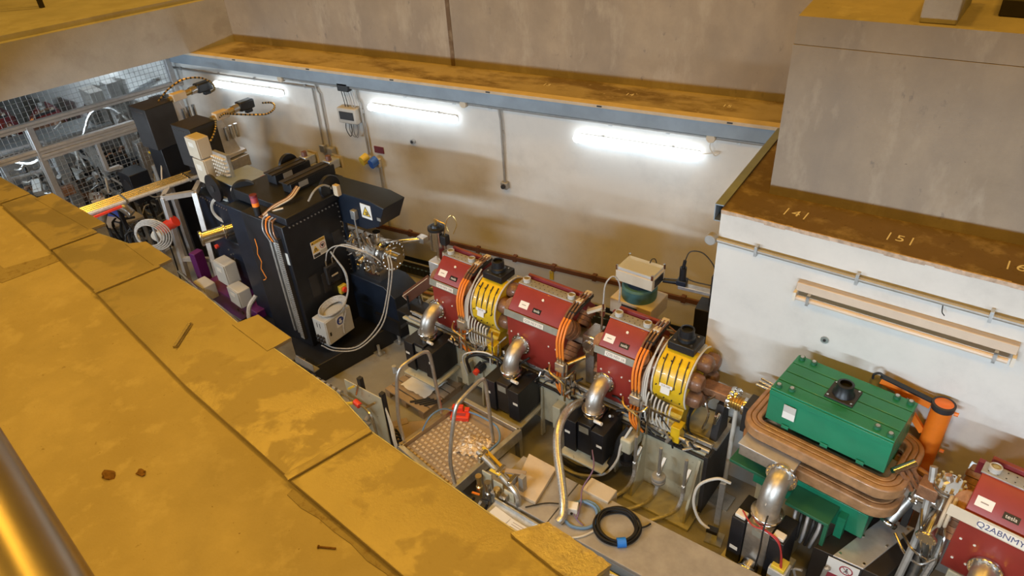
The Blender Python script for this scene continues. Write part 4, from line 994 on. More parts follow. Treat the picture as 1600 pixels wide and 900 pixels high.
# right-edge red magnet with code label
Q5 = V3((1.44, 4.53, 0))
quad('red magnet with the long white code label at the right edge', 0, .36, 'Q2ABNMY112', -.14, ang=-14, org=Q5, codepos=-.07)
q5x = V3((math.cos(R(-14)), math.sin(R(-14)), 0)); q5y = V3((-q5x.y, q5x.x, 0))
def ql(s, o=0, z=0): return Q5+q5x*s-q5y*o+V3((0, 0, z))
elbow('steel elbow on the red magnet at the right edge', tuple(ql(-.10, .30, 1.13)), -14)
ion_pump('black box pump below the red magnet at the right edge', tuple(ql(-.10, .51, .43)), -14)
one('yellow_cover_strip', 'pale strip with a yellow patch behind the long code label', 'strip', panel(MB(), ql(-.08, .309, 1.53), q5x, q5y*.25+V3((0, 0, 1)), .74, .092, .007), 'cream_box')
one('second_girder', 'cream girder block under the right-edge red magnet', 'girder', MB(mx(tuple(Q5), -14)).b(-.30, 1.4, -.29, .30, 0, .92), 'cream', bev=.01)
# vacuum cross and hoses between dipole and right magnet
q = dl(.88, .06, 0)
t = thing('vacuum_cross', 'polished vacuum cross with brass bolts at the orange post foot', 'vacuum fitting', tuple(q), DA)
build('stand', MB().cyl((0, 0, 0), (0, 0, 1.1), .04), 'galv', t)
build('body', MB().cyl((-.16, 0, 1.33), (.22, 0, 1.33), .06, n=20), 'ss', t)
build('upper_tube', MB().cyl((0, 0, 1.33), (0, 0, 1.50), .065, n=20), 'ss', t)
flange(t, (0, 0, 1.50), (0, 0, 1), .11, .03, 14); flange(t, (0, 0, 1.535), (0, 0, 1), .11, .03, 14)
flange(t, (.22, 0, 1.33), (1, 0, 0), .09, .03, 12); flange(t, (-.19, 0, 1.33), (1, 0, 0), .09, .03, 12)
build('side_tube', MB().cyl((0, 0, 1.30), (0, -.26, 1.22), .05, n=16), 'ss', t)
flange(t, (0, -.26, 1.22), (0, -1, -.3), .075, .025, 10)
m = MB()
for k in range(10):
    a = 2*math.pi*k/10; m.cyl((.09*math.cos(a), .09*math.sin(a), 1.56), (.09*math.cos(a), .09*math.sin(a), 1.60), .012, n=6)
build('brass_nuts', m, 'brass', t, kind='stuff')
build('copper_block', MB().b(-.18, -.04, -.10, .04, 1.40, 1.52), 'copper', t, bev=.008)
for k in range(3): build('thin_pipe', MB().tube([(-.1+.08*k, -.1, 1.3), (-.06+.08*k, -.2, 1.22), (.0+.06*k, -.24, 1.05), (.02+.05*k, -.2, .9), (.1, -.22, .75)], .010, 6), 'ss', t)
t = thing('angle_valve', 'steel angle valve with bolted flange above the sign box', 'valve', (.69, 4.66, .90), -18)
build('tube', MB().cyl((-.02, -.06, .03), (.04, .10, .24), .045, n=18), 'ss_dull', t)
flange(t, (-.03, -.08, .0), (.06, .16, .21), .075, .03, 10); flange(t, (.03, .08, .21), (.06, .16, .21), .07, .03, 10)
build('bonnet', MB().cyl((.04, .10, .24), (.05, .12, .42), .055, n=18), 'ss', t)
build('side_block', MB().b(.07, .14, .06, .16, .14, .28), 'galv', t, bev=.008)
build('cable', MB().tube([(-.03, -.08, .0), (-.12, .02, .16), (-.3, .1, .20), (-.5, .05, .06)], .009, 6), 'white_cable', t)
build('support', MB().bar((.05, .14, .2), (.05, .14, -.145), .05, .05), 'charcoal', t)
for k, (pts, r_, mt, lab) in enumerate((
    ([(.80, 4.62, 1.62), (.82, 4.55, 1.45), (.83, 4.42, 1.1), (.80, 4.30, .75), (.76, 4.2, .4)], .028, 'conduit', 'taped grey hose descending left of the right-edge magnet'),
    ([(.90, 4.60, 1.60), (.97, 4.55, 1.42), (1.0, 4.42, 1.1), (.95, 4.30, .75), (.88, 4.2, .4)], .028, 'ribbed_hose', 'ribbed metal hose descending left of the right-edge magnet'),
    ([(.74, 4.45, 1.0), (.82, 4.35, .98), (.93, 4.35, .92), (1.0, 4.4, .86)], .012, 'ss', 'thin bent steel tube crossing the taped hose'),
    ([(.70, 4.50, .92), (.80, 4.38, .86), (.9, 4.3, .90), (.98, 4.33, .98)], .012, 'ss', 'second thin bent steel tube by the taped hose'))):
    hose(lab, pts, r_, mt)
one('perforated_bracket', 'flat grey perforated bracket leaning beside the right-edge magnet', 'bracket', MB().bar((1.02, 4.62, 1.15), (1.10, 4.80, 1.60), .11, .012), 'galv')
one('cable_coil', 'tan cable coil at the left end of the right-edge magnet', 'cable coil', MB().tube([ql(-.43, .22+.10*math.cos(a), 1.42+.13*math.sin(a)) for a in [k*math.pi/8 for k in range(16)]], .014, 8, 3, True).tube([ql(-.46, .22+.11*math.cos(a), 1.41+.14*math.sin(a)) for a in [k*math.pi/8 for k in range(16)]], .014, 8, 3, True), 'beige')
# sign box
sb = V3((.58, 4.50, 0)); SBA = -8
t = thing('sign_box', 'dark box with stainless lid and a prohibition sign at the bottom edge', 'box', (sb.x, sb.y, 0), SBA+2)
SK = mx((0, 0, 0), 0)
def sk(x, y): return (x+.42*y*1.0, y)         # boxes drawn as a skewed plan
def skp(x0, x1, y0, y1): return [sk(x0, y0), sk(x1, y0), sk(x1, y1), sk(x0, y1)]
build('left_side', MB().prism(skp(-.26, -.10, -.31, .30), 'z', .30, .74), 'dark_brown', t, bev=.006)
build('right_side', MB().prism(skp(.12, .27, -.31, .30), 'z', .30, .74), 'dark_brown', t, bev=.006)
build('lid', MB().prism(skp(-.105, .125, -.315, .305), 'z', .735, .752), 'alu', t, bev=.004)
build('core', MB().prism(skp(-.10, .12, -.31, .30), 'z', .30, .735), 'charcoal', t)
build('rating_tag', MB().prism(skp(-.19, -.12, .03, .06), 'z', .7405, .743), 'beige', t)
for x, y in ((-.08, -.27), (.10, -.27), (-.08, .0), (.10, .0), (-.08, .26), (.10, .26)): build('lid_screw', MB().cyl((*sk(x, y), .752), (*sk(x, y), .760), .011, n=8), 'ss', t)
u = V3((1, 0, 0))
sg = build('sign_plate', panel(MB(), (-.145, -.318, .60), u, (0, 0, 1), .24, .25, .003), 'white', t)
o_ = V3((-.115, -.3215, .645)); build('prohibition_ring', ring_plate(MB(), o_, u, (0, 0, 1), .042, .052, .002), 'sign_red', sg)
build('prohibition_slash', MB().bar(o_+V3((-.03, -.001, .03)), o_+V3((.03, -.001, -.03)), .002, .009, (0, 1, 0)), 'sign_red', sg)
build('walker_figure', MB().cyl(o_+V3((.003, 0, .022)), o_+V3((.003, -.002, .022)), .007, n=10).bar(o_+V3((.002, -.001, .014)), o_+V3((-.003, -.001, -.008)), .003, .010, (0, 1, 0)).bar(o_+V3((-.003, -.001, -.006)), o_+V3((.010, -.001, -.03)), .003, .006, (0, 1, 0)).bar(o_+V3((-.003, -.001, -.006)), o_+V3((-.015, -.001, -.028)), .003, .006, (0, 1, 0)).bar(o_+V3((0, -.001, .010)), o_+V3((.015, -.001, -.004)), .003, .005, (0, 1, 0)), 'ink', sg, kind='stuff')
build('red_band', panel(MB(), (-.145, -.3215, .51), u, (0, 0, 1), .21, .07, .001), 'sign_red', sg)
build('frame', MB().prism(skp(-.28, .29, -.33, .32), 'z', .24, .30), 'cream', t)
for x, y in ((-.25, -.28), (.26, -.28), (-.25, .28), (.26, .28)): build('leg', MB().cyl((*sk(x, y), 0), (*sk(x, y), .24), .025, n=8), 'galv', t)
# ================================================================ undulator (big black machine)
U0 = V3((-6.0, 4.88, 0)); UA = -8
t = UND = thing('undulator', 'big black undulator machine with caution sign and upper cantilever girder', 'machine', tuple(U0), UA)
build('base_frame', MB().prism([(-1.35, -.28), (.34, -.28), (.56, 1.0), (.60, 1.25), (-1.35, 1.25)], 'z', .0, .28), 'black', t, bev=.01)
build('base_plate', MB().b(-.16, .22, -.285, -.278, .06, .24), 'charcoal', t)
build('tower', MB().b(-.80, 0, 0, .86, .28, 2.04), 'black', t, bev=.012)
build('tower_side_column', MB().b(-1.30, -.80, .10, .86, .28, 1.95), 'navy', t, bev=.012)
build('tower_cap', MB().b(-.32, .03, .06, .90, 2.04, 2.14), 'black', t, bev=.01)
for q, (z, n) in enumerate(((2.02, 14),)):
    m = MB()
    for k in range(n): m.cyl((0, .10+k*.055, 2.0), (.012, .10+k*.055, 2.0), .010, n=6)
    for k in range(14): m.cyl((0, .83, 1.95-k*.07), (.010, .83, 1.95-k*.07), .009, n=6)
    build('bolt_row', m, 'ss_dull', t, kind='stuff')
build('side_rib', MB().b(0, .03, .86, .90, .28, 2.05), 'navy', t)
build('hatch', MB().b(0, .008, .18, .30, .95, 1.25).b(0, .008, .42, .44, 1.2, 1.25), 'charcoal', t)
build('hatch', MB().b(0, .008, .36, .47, .92, 1.20), 'charcoal', t)
build('pole_window', MB().b(0, .008, .66, .78, 1.50, 1.66), 'charcoal', t)
# caution sign
uy, uz = V3((0, 1, 0)), V3((0, 0, 1))
cs = build('caution_sign', panel(MB(), (.001, .43, 1.565), uy, uz, .22, .225, .004), 'white', t)
build('sign_header', panel(MB(), (.0052, .43, 1.655), uy, uz, .21, .04, .001), 'sign_yellow', cs)
text('lettering', 'CAUTION', .034, 'ink', cs, (.0066, .445, 1.655), uy, uz)
build('header_triangle', poly_plate(MB(), (.0064, .345, 1.655), uy, uz, [(-.016, -.014), (.016, -.014), (0, .015)], .0008), 'ink', cs)
build('magnet_triangle', poly_plate(MB(), (.0052, .375, 1.57), uy, uz, [(-.05, -.045), (.05, -.045), (0, .045)], .001), 'sign_yellow', cs)
build('magnet_symbol', poly_plate(MB(), (.0064, .375, 1.56), uy, uz, [(-.018, -.025), (-.018, .012), (0, .02), (.018, .012), (.018, -.025), (.008, -.025), (.008, .002), (0, .008), (-.008, .002), (-.008, -.025)], .0008), 'ink', cs)
build('no_pacemaker_ring', ring_plate(MB(), (.0052, .485, 1.575), uy, uz, .034, .042, .001), 'sign_red', cs)
build('heart_symbol', poly_plate(MB(), (.0052, .485, 1.575), uy, uz, [(0, -.026), (.022, .0), (.02, .018), (.006, .016), (0, .008), (-.008, .018), (-.022, .012), (-.02, -.004)], .001), 'ink', cs)
build('no_slash', MB().bar((.0066, .46, 1.60), (.0066, .51, 1.55), .001, .007, (1, 0, 0)), 'sign_red', cs)
build('footer_block', panel(MB(), (.0052, .38, 1.48), uy, uz, .10, .04, .001), 'ink', cs)
build('footer_block', panel(MB(), (.0052, .486, 1.495), uy, uz, .10, .045, .001), 'grey_box', cs)
# bracket, e-stop
br = build('square_bracket', MB().b(0, .05, .42, .64, 1.02, 1.28), 'charcoal', t, bev=.008)
build('bracket_bore', MB().cyl((.05, .53, 1.16), (.054, .53, 1.16), .075, n=20), 'black_plastic', br)
build('bracket_slot', MB().b(.054, .06, .48, .58, 1.12, 1.14), 'beige', br)
for y in (.45, .61):
    for z in (1.05, 1.25): build('bracket_screw', MB().cyl((.05, y, z), (.058, y, z), .014, n=8), 'black_plastic', br)
for y in (.46, .56): build('hose_fitting', MB().cyl((.02, y, 1.28), (.02, y, 1.36), .014), 'ss', br)
es = build('emergency_stop', MB().b(0, .06, .56, .67, .80, .91), 'yellow_plastic', t, bev=.006)
build('stop_button', MB().cyl((.06, .615, .855), (.09, .615, .855), .035, n=18), 'red_plastic', es)
build('paper_notice', MB().b(-.11, -.02, -.003, 0, 1.52, 1.68), 'grey_box', t)
for x in (-.30, -.22): build('guide_rail', MB().b(x, x+.035, -.03, 0, .45, 1.80), 'galv', t, bev=.004)
build('cable_chain', MB().b(-.13, -.07, -.05, 0, .40, 1.88), 'charcoal', t)
m = MB()
for k in range(46): m.b(-.135, -.065, -.056, -.048, .42+k*.031, .437+k*.031)
build('chain_links', m, 'conduit', t, kind='stuff')
for k in range(4): build('chain_cable', MB().tube([(-.30+.07*k, -.02, 1.80), (-.32+.07*k, -.05, 1.95), (-.36+.06*k, .02, 2.06), (-.3+.05*k, .1, 2.10)], .010, 6), ('grey_cable', 'orange_hose', 'grey_cable', 'copper')[k], t)
build('orange_lead', MB().tube([(-.62, -.02, 1.72), (-.60, -.03, 1.60), (-.64, -.03, 1.5), (-.60, -.03, 1.40), (-.66, -.03, 1.28), (-.60, -.03, 1.16), (-.68, -.03, 1.10)], .006, 6, 2), 'orange_hose', t)
# top gear
def slide(x, y0, y1, z):
    s_ = build('slide_body', MB().b(x-.09, x+.09, y0, y1, z, z+.13), 'black', t, bev=.006)
    build('slide_cover', MB().b(x-.085, x+.085, y0-.04, y1-.06, z+.13, z+.15), 'dark_brown', s_, bev=.003)  # brown over black: the orange-lit upper side is put into the colour
    build('slide_groove', MB().b(x-.01, x+.01, y0-.04, y1-.06, z+.15, z+.156), 'black', s_)
    build('slide_tag', MB().b(x+.09, x+.094, y0+.12, y0+.26, z+.04, z+.11), 'conduit', s_)
    mo = build('drive_motor', MB().b(x-.07, x+.07, y1-.05, y1+.12, z+.05, z+.17), 'galv', s_, bev=.01)
    build('motor_flange', MB().b(x-.09, x+.09, y1+.12, y1+.15, z+.03, z+.19), 'brass', s_)
    build('motor_knob', MB().cyl((x, y1, z+.17), (x, y1, z+.23), .04, .035), 'brown_rail', s_)
    return s_
slide(-.95, .62, 1.18, 2.12)
slide(-.55, .55, 1.25, 2.12)
build('top_deck', MB().b(-1.28, -.32, .25, 1.25, 1.98, 2.12), 'black', t, bev=.01)
for x, y, z, r_ in ((-1.12, 1.02, 2.20, .14), (-.04, .80, 2.22, .15)):
    w = build('wheel_guard', MB().cyl((x-.02, y, z), (x+.03, y, z), r_, n=28), 'black_plastic', t, bev=.004)
    build('guard_bolt', MB().cyl((x+.03, y, z), (x+.045, y, z), .02, n=8), 'ss', w)
build('plain_disc', MB().cyl((-1.28, .40, 2.02), (-1.22, .36, 2.02), .17, n=28), 'black_plastic', t)
bc = build('beacon_pole', MB().cyl((-.52, .06, 2.04), (-.52, .06, 2.16), .04), 'black_plastic', t)
build('amber_lens', MB().cyl((-.52, .06, 2.16), (-.52, .06, 2.21), .042, n=18), 'orange', bc)
build('red_lens', MB().cyl((-.52, .06, 2.21), (-.52, .06, 2.28), .042, n=18), 'sign_red', bc)
build('cap', MB().cyl((-.52, .06, 2.28), (-.52, .06, 2.31), .045, n=18), 'maroon', bc)
build('deck_plate', MB().b(-.46, -.20, .02, .30, 2.04, 2.055), 'copper', t, bev=.003)
for k in range(4): build('orange_cable', MB().tube([(-.42+.02*k, .05, 2.07), (-.38+.02*k, .2, 2.14), (-.30+.02*k, .38, 2.20), (-.34+.02*k, .55, 2.26)], .011, 6), 'beige' if k % 2 else 'copper', t)
build('orange_cable', MB().tube([(-.34, .05, 2.08), (-.26, .12, 2.14), (-.18, .2, 2.16)], .011, 6), 'beige', t)
build('gear_arc', MB().tube([(-.02, .45, 2.18), (.0, .55, 2.28), (.0, .68, 2.30), (-.01, .78, 2.24)], .014, 6), 'conduit', t)
# upper cantilever girder
ug = build('upper_girder', MB().prism([(-1.2, 2.10), (.58, 2.16), (.82, 2.12), (.68, 1.84), (.45, 1.74), (-1.2, 1.66)], 'y', .86, 1.22), 'navy', t, bev=.008)
ux = V3((1, 0, 0))
ws = build('warning_sign', panel(MB(), (.50, .858, 2.00), ux, uz, .18, .19, .003), 'white', ug)
# outward face is -y
build('warning_triangle', poly_plate(MB(), (.50, .8535, 2.00), ux, uz, [(-.075, -.06), (.075, -.06), (0, .07)], .001), 'ink', ws)
build('warning_fill', poly_plate(MB(), (.50, .8525, 2.00), ux, uz, [(-.06, -.052), (.06, -.052), (0, .053)], .001), 'sign_yellow', ws)
build('crush_symbol', MB().b(.48, .525, .8505, .852, 1.985, 1.998).b(.485, .53, .8505, .852, 1.96, 1.973).b(.515, .53, .8505, .852, 1.973, 1.986), 'ink', ws, kind='stuff')
build('serial_tag', MB().b(.68, .74, .852, .858, 1.93, 1.97), 'galv', ug)
build('small_box', MB().b(.02, .10, .80, .86, 2.12, 2.26), 'beige', t, bev=.006)
build('encoder_block', MB().b(.26, .34, .80, .86, 1.86, 1.98), 'galv', t, bev=.005)
build('encoder_rod', MB().cyl((.30, .82, 1.86), (.30, .82, 1.45), .010), 'galv', t)
lg = build('lower_girder', MB().prism([(-1.2, .28), (.70, .28), (.82, .45), (.80, .86), (.62, .98), (-1.2, .98)], 'y', .80, 1.22), 'navy', t, bev=.008)
build('side_step', MB().b(.40, .82, .76, .80, .30, .52), 'black', lg)
# vacuum chamber end
vc = build('chamber', MB().cyl((-.2, 1.0, 1.36), (.52, 1.0, 1.36), .17, n=28), 'ss_dull', t)
for x, r_ in ((.30, .20), (.52, .185), (.66, .20)):
    flange(vc, (x, 1.0, 1.36), (1, 0, 0), r_, .04, 18)
build('neck', MB().cyl((.56, 1.0, 1.36), (.68, 1.0, 1.36), .165, n=28), 'ss', vc)
build('end_plate', MB().cyl((.70, 1.0, 1.36), (.715, 1.0, 1.36), .115, n=24), 'ss', vc)
build('beam_port', MB().cyl((.715, 1.0, 1.36), (.80, 1.0, 1.36), .06, n=18), 'ss', vc)
for k in range(7):
    x = .18+.05*k; y = .86+.03*(k % 2)
    build('feedthrough', MB().cyl((x, y, 1.50), (x-.03, y-.04, 1.64+.03*(k % 3)), .02, .016, 10), 'ss', vc)
for k in range(6):
    a = R(150+22*k); build('side_port', MB().cyl((.24+.04*(k % 3), 1.0+.17*math.cos(a), 1.36+.17*math.sin(a)), (.24+.04*(k % 3), 1.0+.28*math.cos(a), 1.36+.28*math.sin(a)), .035, .035, 12), 'ss', vc)
build('cross_port', MB().cyl((.55, 1.15, 1.44), (.85, 1.35, 1.48), .03, n=12), 'ss', vc)
build('port_block', MB().b(.80, .92, 1.32, 1.42, 1.44, 1.52), 'ss_dull', vc, bev=.008)
build('top_port', MB().cyl((.42, 1.0, 1.52), (.44, 1.0, 1.64), .05, n=14), 'ss', vc)
build('under_rig', MB().b(.2, .5, .88, 1.1, .98, 1.12).cyl((.3, .86, 1.1), (.3, .86, 1.22), .03).cyl((.42, .86, 1.1), (.42, .86, 1.22), .03), 'ss', t, kind='stuff')
m = MB(); rnd = random.Random(11)
for k in range(26):
    x, y, z = rnd.uniform(.12, .52), rnd.uniform(.78, .88), rnd.uniform(1.1, 1.62)
    m.cyl((x, y, z), (x+rnd.uniform(-.03, .03), y-.03, z+rnd.uniform(-.03, .05)), rnd.uniform(.008, .02), n=8)
build('small_fittings', m, 'ss', t, kind='stuff')
# hoses off the chamber
build('loop_hose', MB().tube([(.03, .46, 1.36), (.10, .48, 1.52), (.25, .56, 1.60), (.5, .72, 1.50), (.62, .82, 1.36), (.68, .84, 1.25)], .008, 6), 'clear_hose', t)
build('loop_hose', MB().tube([(.03, .56, 1.36), (.10, .60, 1.50), (.24, .66, 1.56), (.46, .78, 1.46)], .008, 6), 'clear_hose', t)
build('drain_hose', MB().tube([(.74, .86, 1.45), (.80, .80, 1.30), (.78, .70, .95), (.72, .55, .60), (.55, .30, .34), (.32, .12, .32), (.14, .05, .38)], .009, 6), 'clear_hose', t)
build('drain_hose', MB().tube([(.76, .88, 1.47), (.83, .82, 1.30), (.81, .71, .95), (.75, .56, .57), (.56, .29, .31), (.32, .10, .29), (.14, .03, .35)], .009, 6), 'clear_hose', t)
# levelling feet and cable trough
for x, y in ((.46, .60), (.52, .92)):
    build('levelling_foot', MB().b(x, x+.14, y-.05, y+.05, 0, .03).cyl((x+.08, y, .03), (x+.08, y, .14), .02), 'galv', t)
build('cable_trough', MB().b(-1.1, .02, -.36, -.28, .30, .315).b(-1.1, .02, -.36, -.352, .30, .42), 'conduit', t)
build('cable_trough', MB().b(.10, .46, -.36, -.28, .32, .335).b(.10, .46, -.36, -.352, .32, .44), 'conduit', t)
for k in range(5): build('trough_cable', MB().tube([(-.9, -.30-.01*(k % 2), .33+.012*k), (-.1, -.31, .33+.012*k), (.06, -.30, .34+.012*k), (.2, -.29, .35+.01*k)], .010, 6), ('grey_cable', 'white_cable', 'copper', 'grey_cable', 'rubber')[k], t)
# grey control cabinet hanging on the machine
t = thing('control_cabinet', 'light grey control cabinet with blue mandatory sign and coiled hoses on top', 'cabinet', tuple(U0+V3((math.cos(R(UA))*.10-math.sin(R(UA))*-.0, math.sin(R(UA))*.10, .42))), UA+2)
build('case', MB().b(0, .22, .02, .46, 0, .36), 'grey_box', t, bev=.008)
build('door', MB().b(.22, .235, .03, .45, .01, .35), 'grey_box', t, bev=.005)
build('door_lock', MB().b(.235, .24, .06, .085, .13, .18), 'charcoal', t)
bs = build('blue_sign', panel(MB(), (.2355, .255, .25), uy, uz, .13, .15, .002), 'white', t)
build('blue_disc', MB().cyl((.2375, .255, .255), (.239, .255, .255), .056, n=24), 'sign_blue', bs)
build('white_figure', poly_plate(MB(), (.2392, .255, .25), uy, uz, [(-.02, -.03), (.012, -.035), (.03, -.01), (.012, .005), (.018, .03), (-.006, .038), (-.022, .02), (-.012, .002), (-.03, -.006)], .0008), 'ink_white', bs)
for k in range(6): build('cable_gland', MB().cyl((.05+.05*(k % 3), .02, .04+.06*(k//3)), (.05+.05*(k % 3), -.01, .04+.06*(k//3)), .02, n=12), 'charcoal', t)
for k in range(2): build('vent_slot', MB().b(.07+.05*k, .08+.05*k, .017, .021, .24, .31), 'charcoal', t)
for k in range(5):
    rr = .15+.012*k
    build('hose_coil', MB().tube([(.13+rr*.72*math.cos(a), .27+rr*math.sin(a), .385+.012*k+.03*math.sin(a)) for a in [q*math.pi/8 for q in range(16)]], .011, 6, 3, True), 'clear_hose', t)
for k in range(3): build('hose_tail', MB().tube([(.18+.012*k, .40, .40), (.20, .50, .55), (.18+.01*k, .53, .80), (.10, .50, 1.0), (.06, .48, 1.10)], .011, 6), 'clear_hose', t)
build('front_hose', MB().tube([(.2, .40, .42), (.25, .36, .34), (.255, .28, .2), (.255, .26, .06)], .010, 6), 'clear_hose', t)
# ================================================================ machines further left
def mchild(t, name, mb, mt, **k): return build(name, mb, mt, t, True, **k)
t = thing('far_undulator', 'dark navy machine body behind the polished pipe, partly hidden', 'machine', (-8.6, 6.2, 0), -12)
build('body', MB().b(-.30, 1.05, -.35, .55, .35, 1.50), 'navy', t, bev=.012)
build('lower_body', MB().b(-.4, .9, -.45, .6, 0, .35), 'black', t, bev=.012)
build('shoulder_box', MB().b(.35, .95, -.25, .25, 1.50, 1.82), 'navy', t, bev=.01)
build('shoulder_lid', MB().b(.33, .97, -.27, .27, 1.82, 1.835), 'steel_blue', t, bev=.003)
build('wheel_disc', MB().cyl((.48, -.36, 1.76), (.48, -.40, 1.76), .20, n=28), 'black_plastic', t)
build('disc_hub', MB().cyl((.48, -.40, 1.76), (.48, -.41, 1.76), .05, n=18), 'charcoal', t)
build('valve_knob', MB().cyl((.90, -.26, 1.80), (.92, -.32, 1.82), .05, n=12), 'label', t)
m = MB()
for k in range(20): m.cyl((-.26+.066*k, -.352, 1.44), (-.26+.066*k, -.36, 1.44), .009, n=6)
build('bolt_row', m, 'ss_dull', t, kind='stuff')
build('red_lead', MB().tube([(.95, .1, 1.86), (1.06, .12, 1.9), (1.14, .1, 1.8), (1.2, .1, 1.72)], .012, 6), 'red_cable', t)
def actuator(label, P, top, w, d, ang, motor):
    t = thing('covered_actuator', label, 'machine', (P[0], P[1], 0), ang, 'covered actuators with motors')
    build('cover', MB().b(-w/2, w/2, -d/2, d/2, top-.62, top), 'charcoal', t, bev=.008)
    build('cover_top', MB().b(-w/2-.004, w/2+.004, -d/2-.004, d/2+.004, top, top+.012), 'dark_brown', t, bev=.003)  # brown over charcoal: orange lamp light from above painted into the top
    build('column', MB().b(-w/2+.04, w/2-.02, -d/2+.05, d/2-.02, 0, top-.62), 'black', t, bev=.008)
    m = MB()
    for k in range(8): m.cyl((-w/2+.06+k*(w-.1)/8, -d/2-.002, top-.05), (-w/2+.06+k*(w-.1)/8, -d/2-.006, top-.05), .007, n=6)
    build('cover_screws', m, 'ss', t, kind='stuff')
    # bracket plate and gearbox towards the wall
    build('gusset', MB().prism([(d/2, top-.55), (d/2+.28, top-.55), (d/2+.10, top-.02), (d/2, top-.02)], 'x', w/2-.06, w/2-.01), 'alu', t, bev=.005)
    build('gusset_plate', MB().b(w/2-.16, w/2+.04, d/2, d/2+.34, top-.60, top-.55), 'alu', t, bev=.005)
    build('coupling', MB().cyl((w/2-.04, d/2-.03, top+.02), (w/2-.04, d/2+.34, top+.04), .045, n=14), 'brass', t)
    build('gear_block', MB().b(w/2-.10, w/2+.02, d/2+.02, d/2+.24, top-.02, top+.09), 'beige', t, bev=.008)
    build('adapter', MB().cyl((w/2-.04, d/2+.34, top+.04), (w/2-.04, d/2+.44, top+.05), .06, n=14), 'ss', t)
    mo = build('motor', MB().b(w/2-.11, w/2+.03, d/2+.44, d/2+.44+motor, top-.02, top+.12), 'black_plastic', t, bev=.02)
    build('motor_plug', MB().b(w/2-.07, w/2, d/2+.55, d/2+.66, top-.08, top-.02), 'black_plastic', mo, bev=.01)
    for k in range(3): build('drop_valve', MB().cyl((w/2+.02, d/2+.10+.09*k, top-.14), (w/2+.02, d/2+.10+.09*k, top-.34), .028, n=10), 'ss', t)
    build('manifold', MB().b(w/2-.10, w/2+.10, d/2+.0, d/2+.32, top-.80, top-.62), 'ss_dull', t, bev=.008)
    return t
a1 = actuator('far dark covered actuator with lamplight painted brown on its top beside the mesh fence', (-9.82, 6.26), 2.60, .42, .46, -6, .26)
a2 = actuator('nearer dark covered actuator with two cream boxes in front', (-9.03, 6.30), 2.40, .46, .44, -6, .26)
def stripes(label, pts, r=.016):
    m1 = thing('striped_cable', label, 'cable', tuple(pts[0]), 0, 'orange and black striped motor cables')
    P = smooth_path(pts, 8)
    build('sleeve', MB().tube(P, r*.8, 8, 0), 'brass', m1, True)
    m = MB()
    for i in range(1, len(P)-1, 2): m.cyl(P[i], P[i].lerp(P[i+1], .8), r*.95, n=8)
    build('stripes', m, 'rubber', m1, True, kind='stuff')
stripes('striped cable looping from the far actuator motor', [(-9.75, 6.35, 2.62), (-9.72, 6.55, 2.74), (-9.65, 6.8, 2.82), (-9.52, 7.0, 2.80), (-9.42, 7.1, 2.70), (-9.42, 7.12, 2.60), (-9.50, 7.1, 2.55)])
stripes('striped cable looping from the nearer actuator motor', [(-8.78, 6.52, 2.40), (-8.72, 6.62, 2.46), (-8.66, 6.75, 2.42), (-8.54, 6.95, 2.36), (-8.38, 7.1, 2.34), (-8.30, 7.2, 2.40), (-8.36, 7.25, 2.46), (-8.55, 7.22, 2.45)])
stripes('striped cable dropping down beside the cream boxes', [(-8.78, 6.50, 2.42), (-8.76, 6.44, 2.30), (-8.74, 6.30, 2.18), (-8.76, 6.10, 2.08), (-8.80, 6.02, 2.06)], .018)
for k, (z0, z1, dx) in enumerate(((2.06, 2.36, 0), (1.66, 2.05, .03))):
    t = thing('cream_terminal_box', ('upper', 'lower')[k]+' cream terminal box on the nearer dark actuator', 'box', (-8.66+dx, 6.02, z0), -10, 'cream terminal boxes')
    build('case', MB().b(-.15, .15, -.09, .10, 0, z1-z0-.005), 'cream_box', t, bev=.012)
    build('lid', MB().b(-.145, .145, -.105, -.092, .005, z1-z0-.01), 'cream_box', t, bev=.006)
    build('name_plate', MB().b(-.07, .06, -.108, -.105, (z1-z0)*.55, (z1-z0)*.78), 'label', t, bev=.003)
t = thing('gland_rack', 'dense rack of cable glands right of the cream boxes', 'cable rack', (-8.22, 6.02, 1.58), -10)
build('plate', MB().b(-.22, .14, -.02, .03, 0, .58), 'galv', t)
m = MB()
for i in range(6):
    for j in range(9): m.cyl((-.18+.055*i, -.02, .05+.058*j), (-.18+.055*i, -.07, .06+.058*j), .020, .014, 8)
build('glands', m, 'label', t, kind='stuff')
t = thing('yellow_motor_stand', 'yellow-topped dark stand with small upright actuator between the covered boxes', 'stand', (-9.95, 6.32, 0), -8)
build('column', MB().b(-.16, .16, -.16, .18, 0, 1.80), 'charcoal', t, bev=.01)
build('yellow_plate', MB().b(-.19, .19, -.18, .20, 1.80, 1.83), 'yellow', t, bev=.004)
build('spindle', MB().cyl((.08, 0, 1.83), (.08, 0, 2.18), .035), 'black', t)
build('spindle_collar', MB().cyl((.08, 0, 2.02), (.08, 0, 2.10), .055), 'orange', t)
build('spindle_cap', MB().cyl((.08, 0, 2.18), (.08, 0, 2.25), .065), 'dark_brown', t)
build('grey_post', MB().cyl((-.30, -.12, .9), (-.30, -.12, 1.55), .04), 'conduit', t)
build('cable', MB().tube([(.15, -.17, 1.78), (.18, -.28, 1.5), (.12, -.34, 1.1), (.2, -.4, .9), (.3, -.5, .8)], .012, 6), 'beige', t)
t = thing('fan_box', 'black fan box on legs left of the yellow stand', 'box', (-10.75, 6.15, 0), -10)
build('case', MB().b(-.22, .20, -.16, .16, .92, 1.42), 'black', t, bev=.01)
build('grille', MB().cyl((.02, -.16, 1.17), (.02, -.168, 1.17), .14, n=24), 'charcoal', t)
for sx in (-1, 1):
    for sy in (-1, 1): build('leg', MB().bar((sx*.17, sy*.13, 0), (sx*.17, sy*.13, .92), .04, .04), 'charcoal', t)
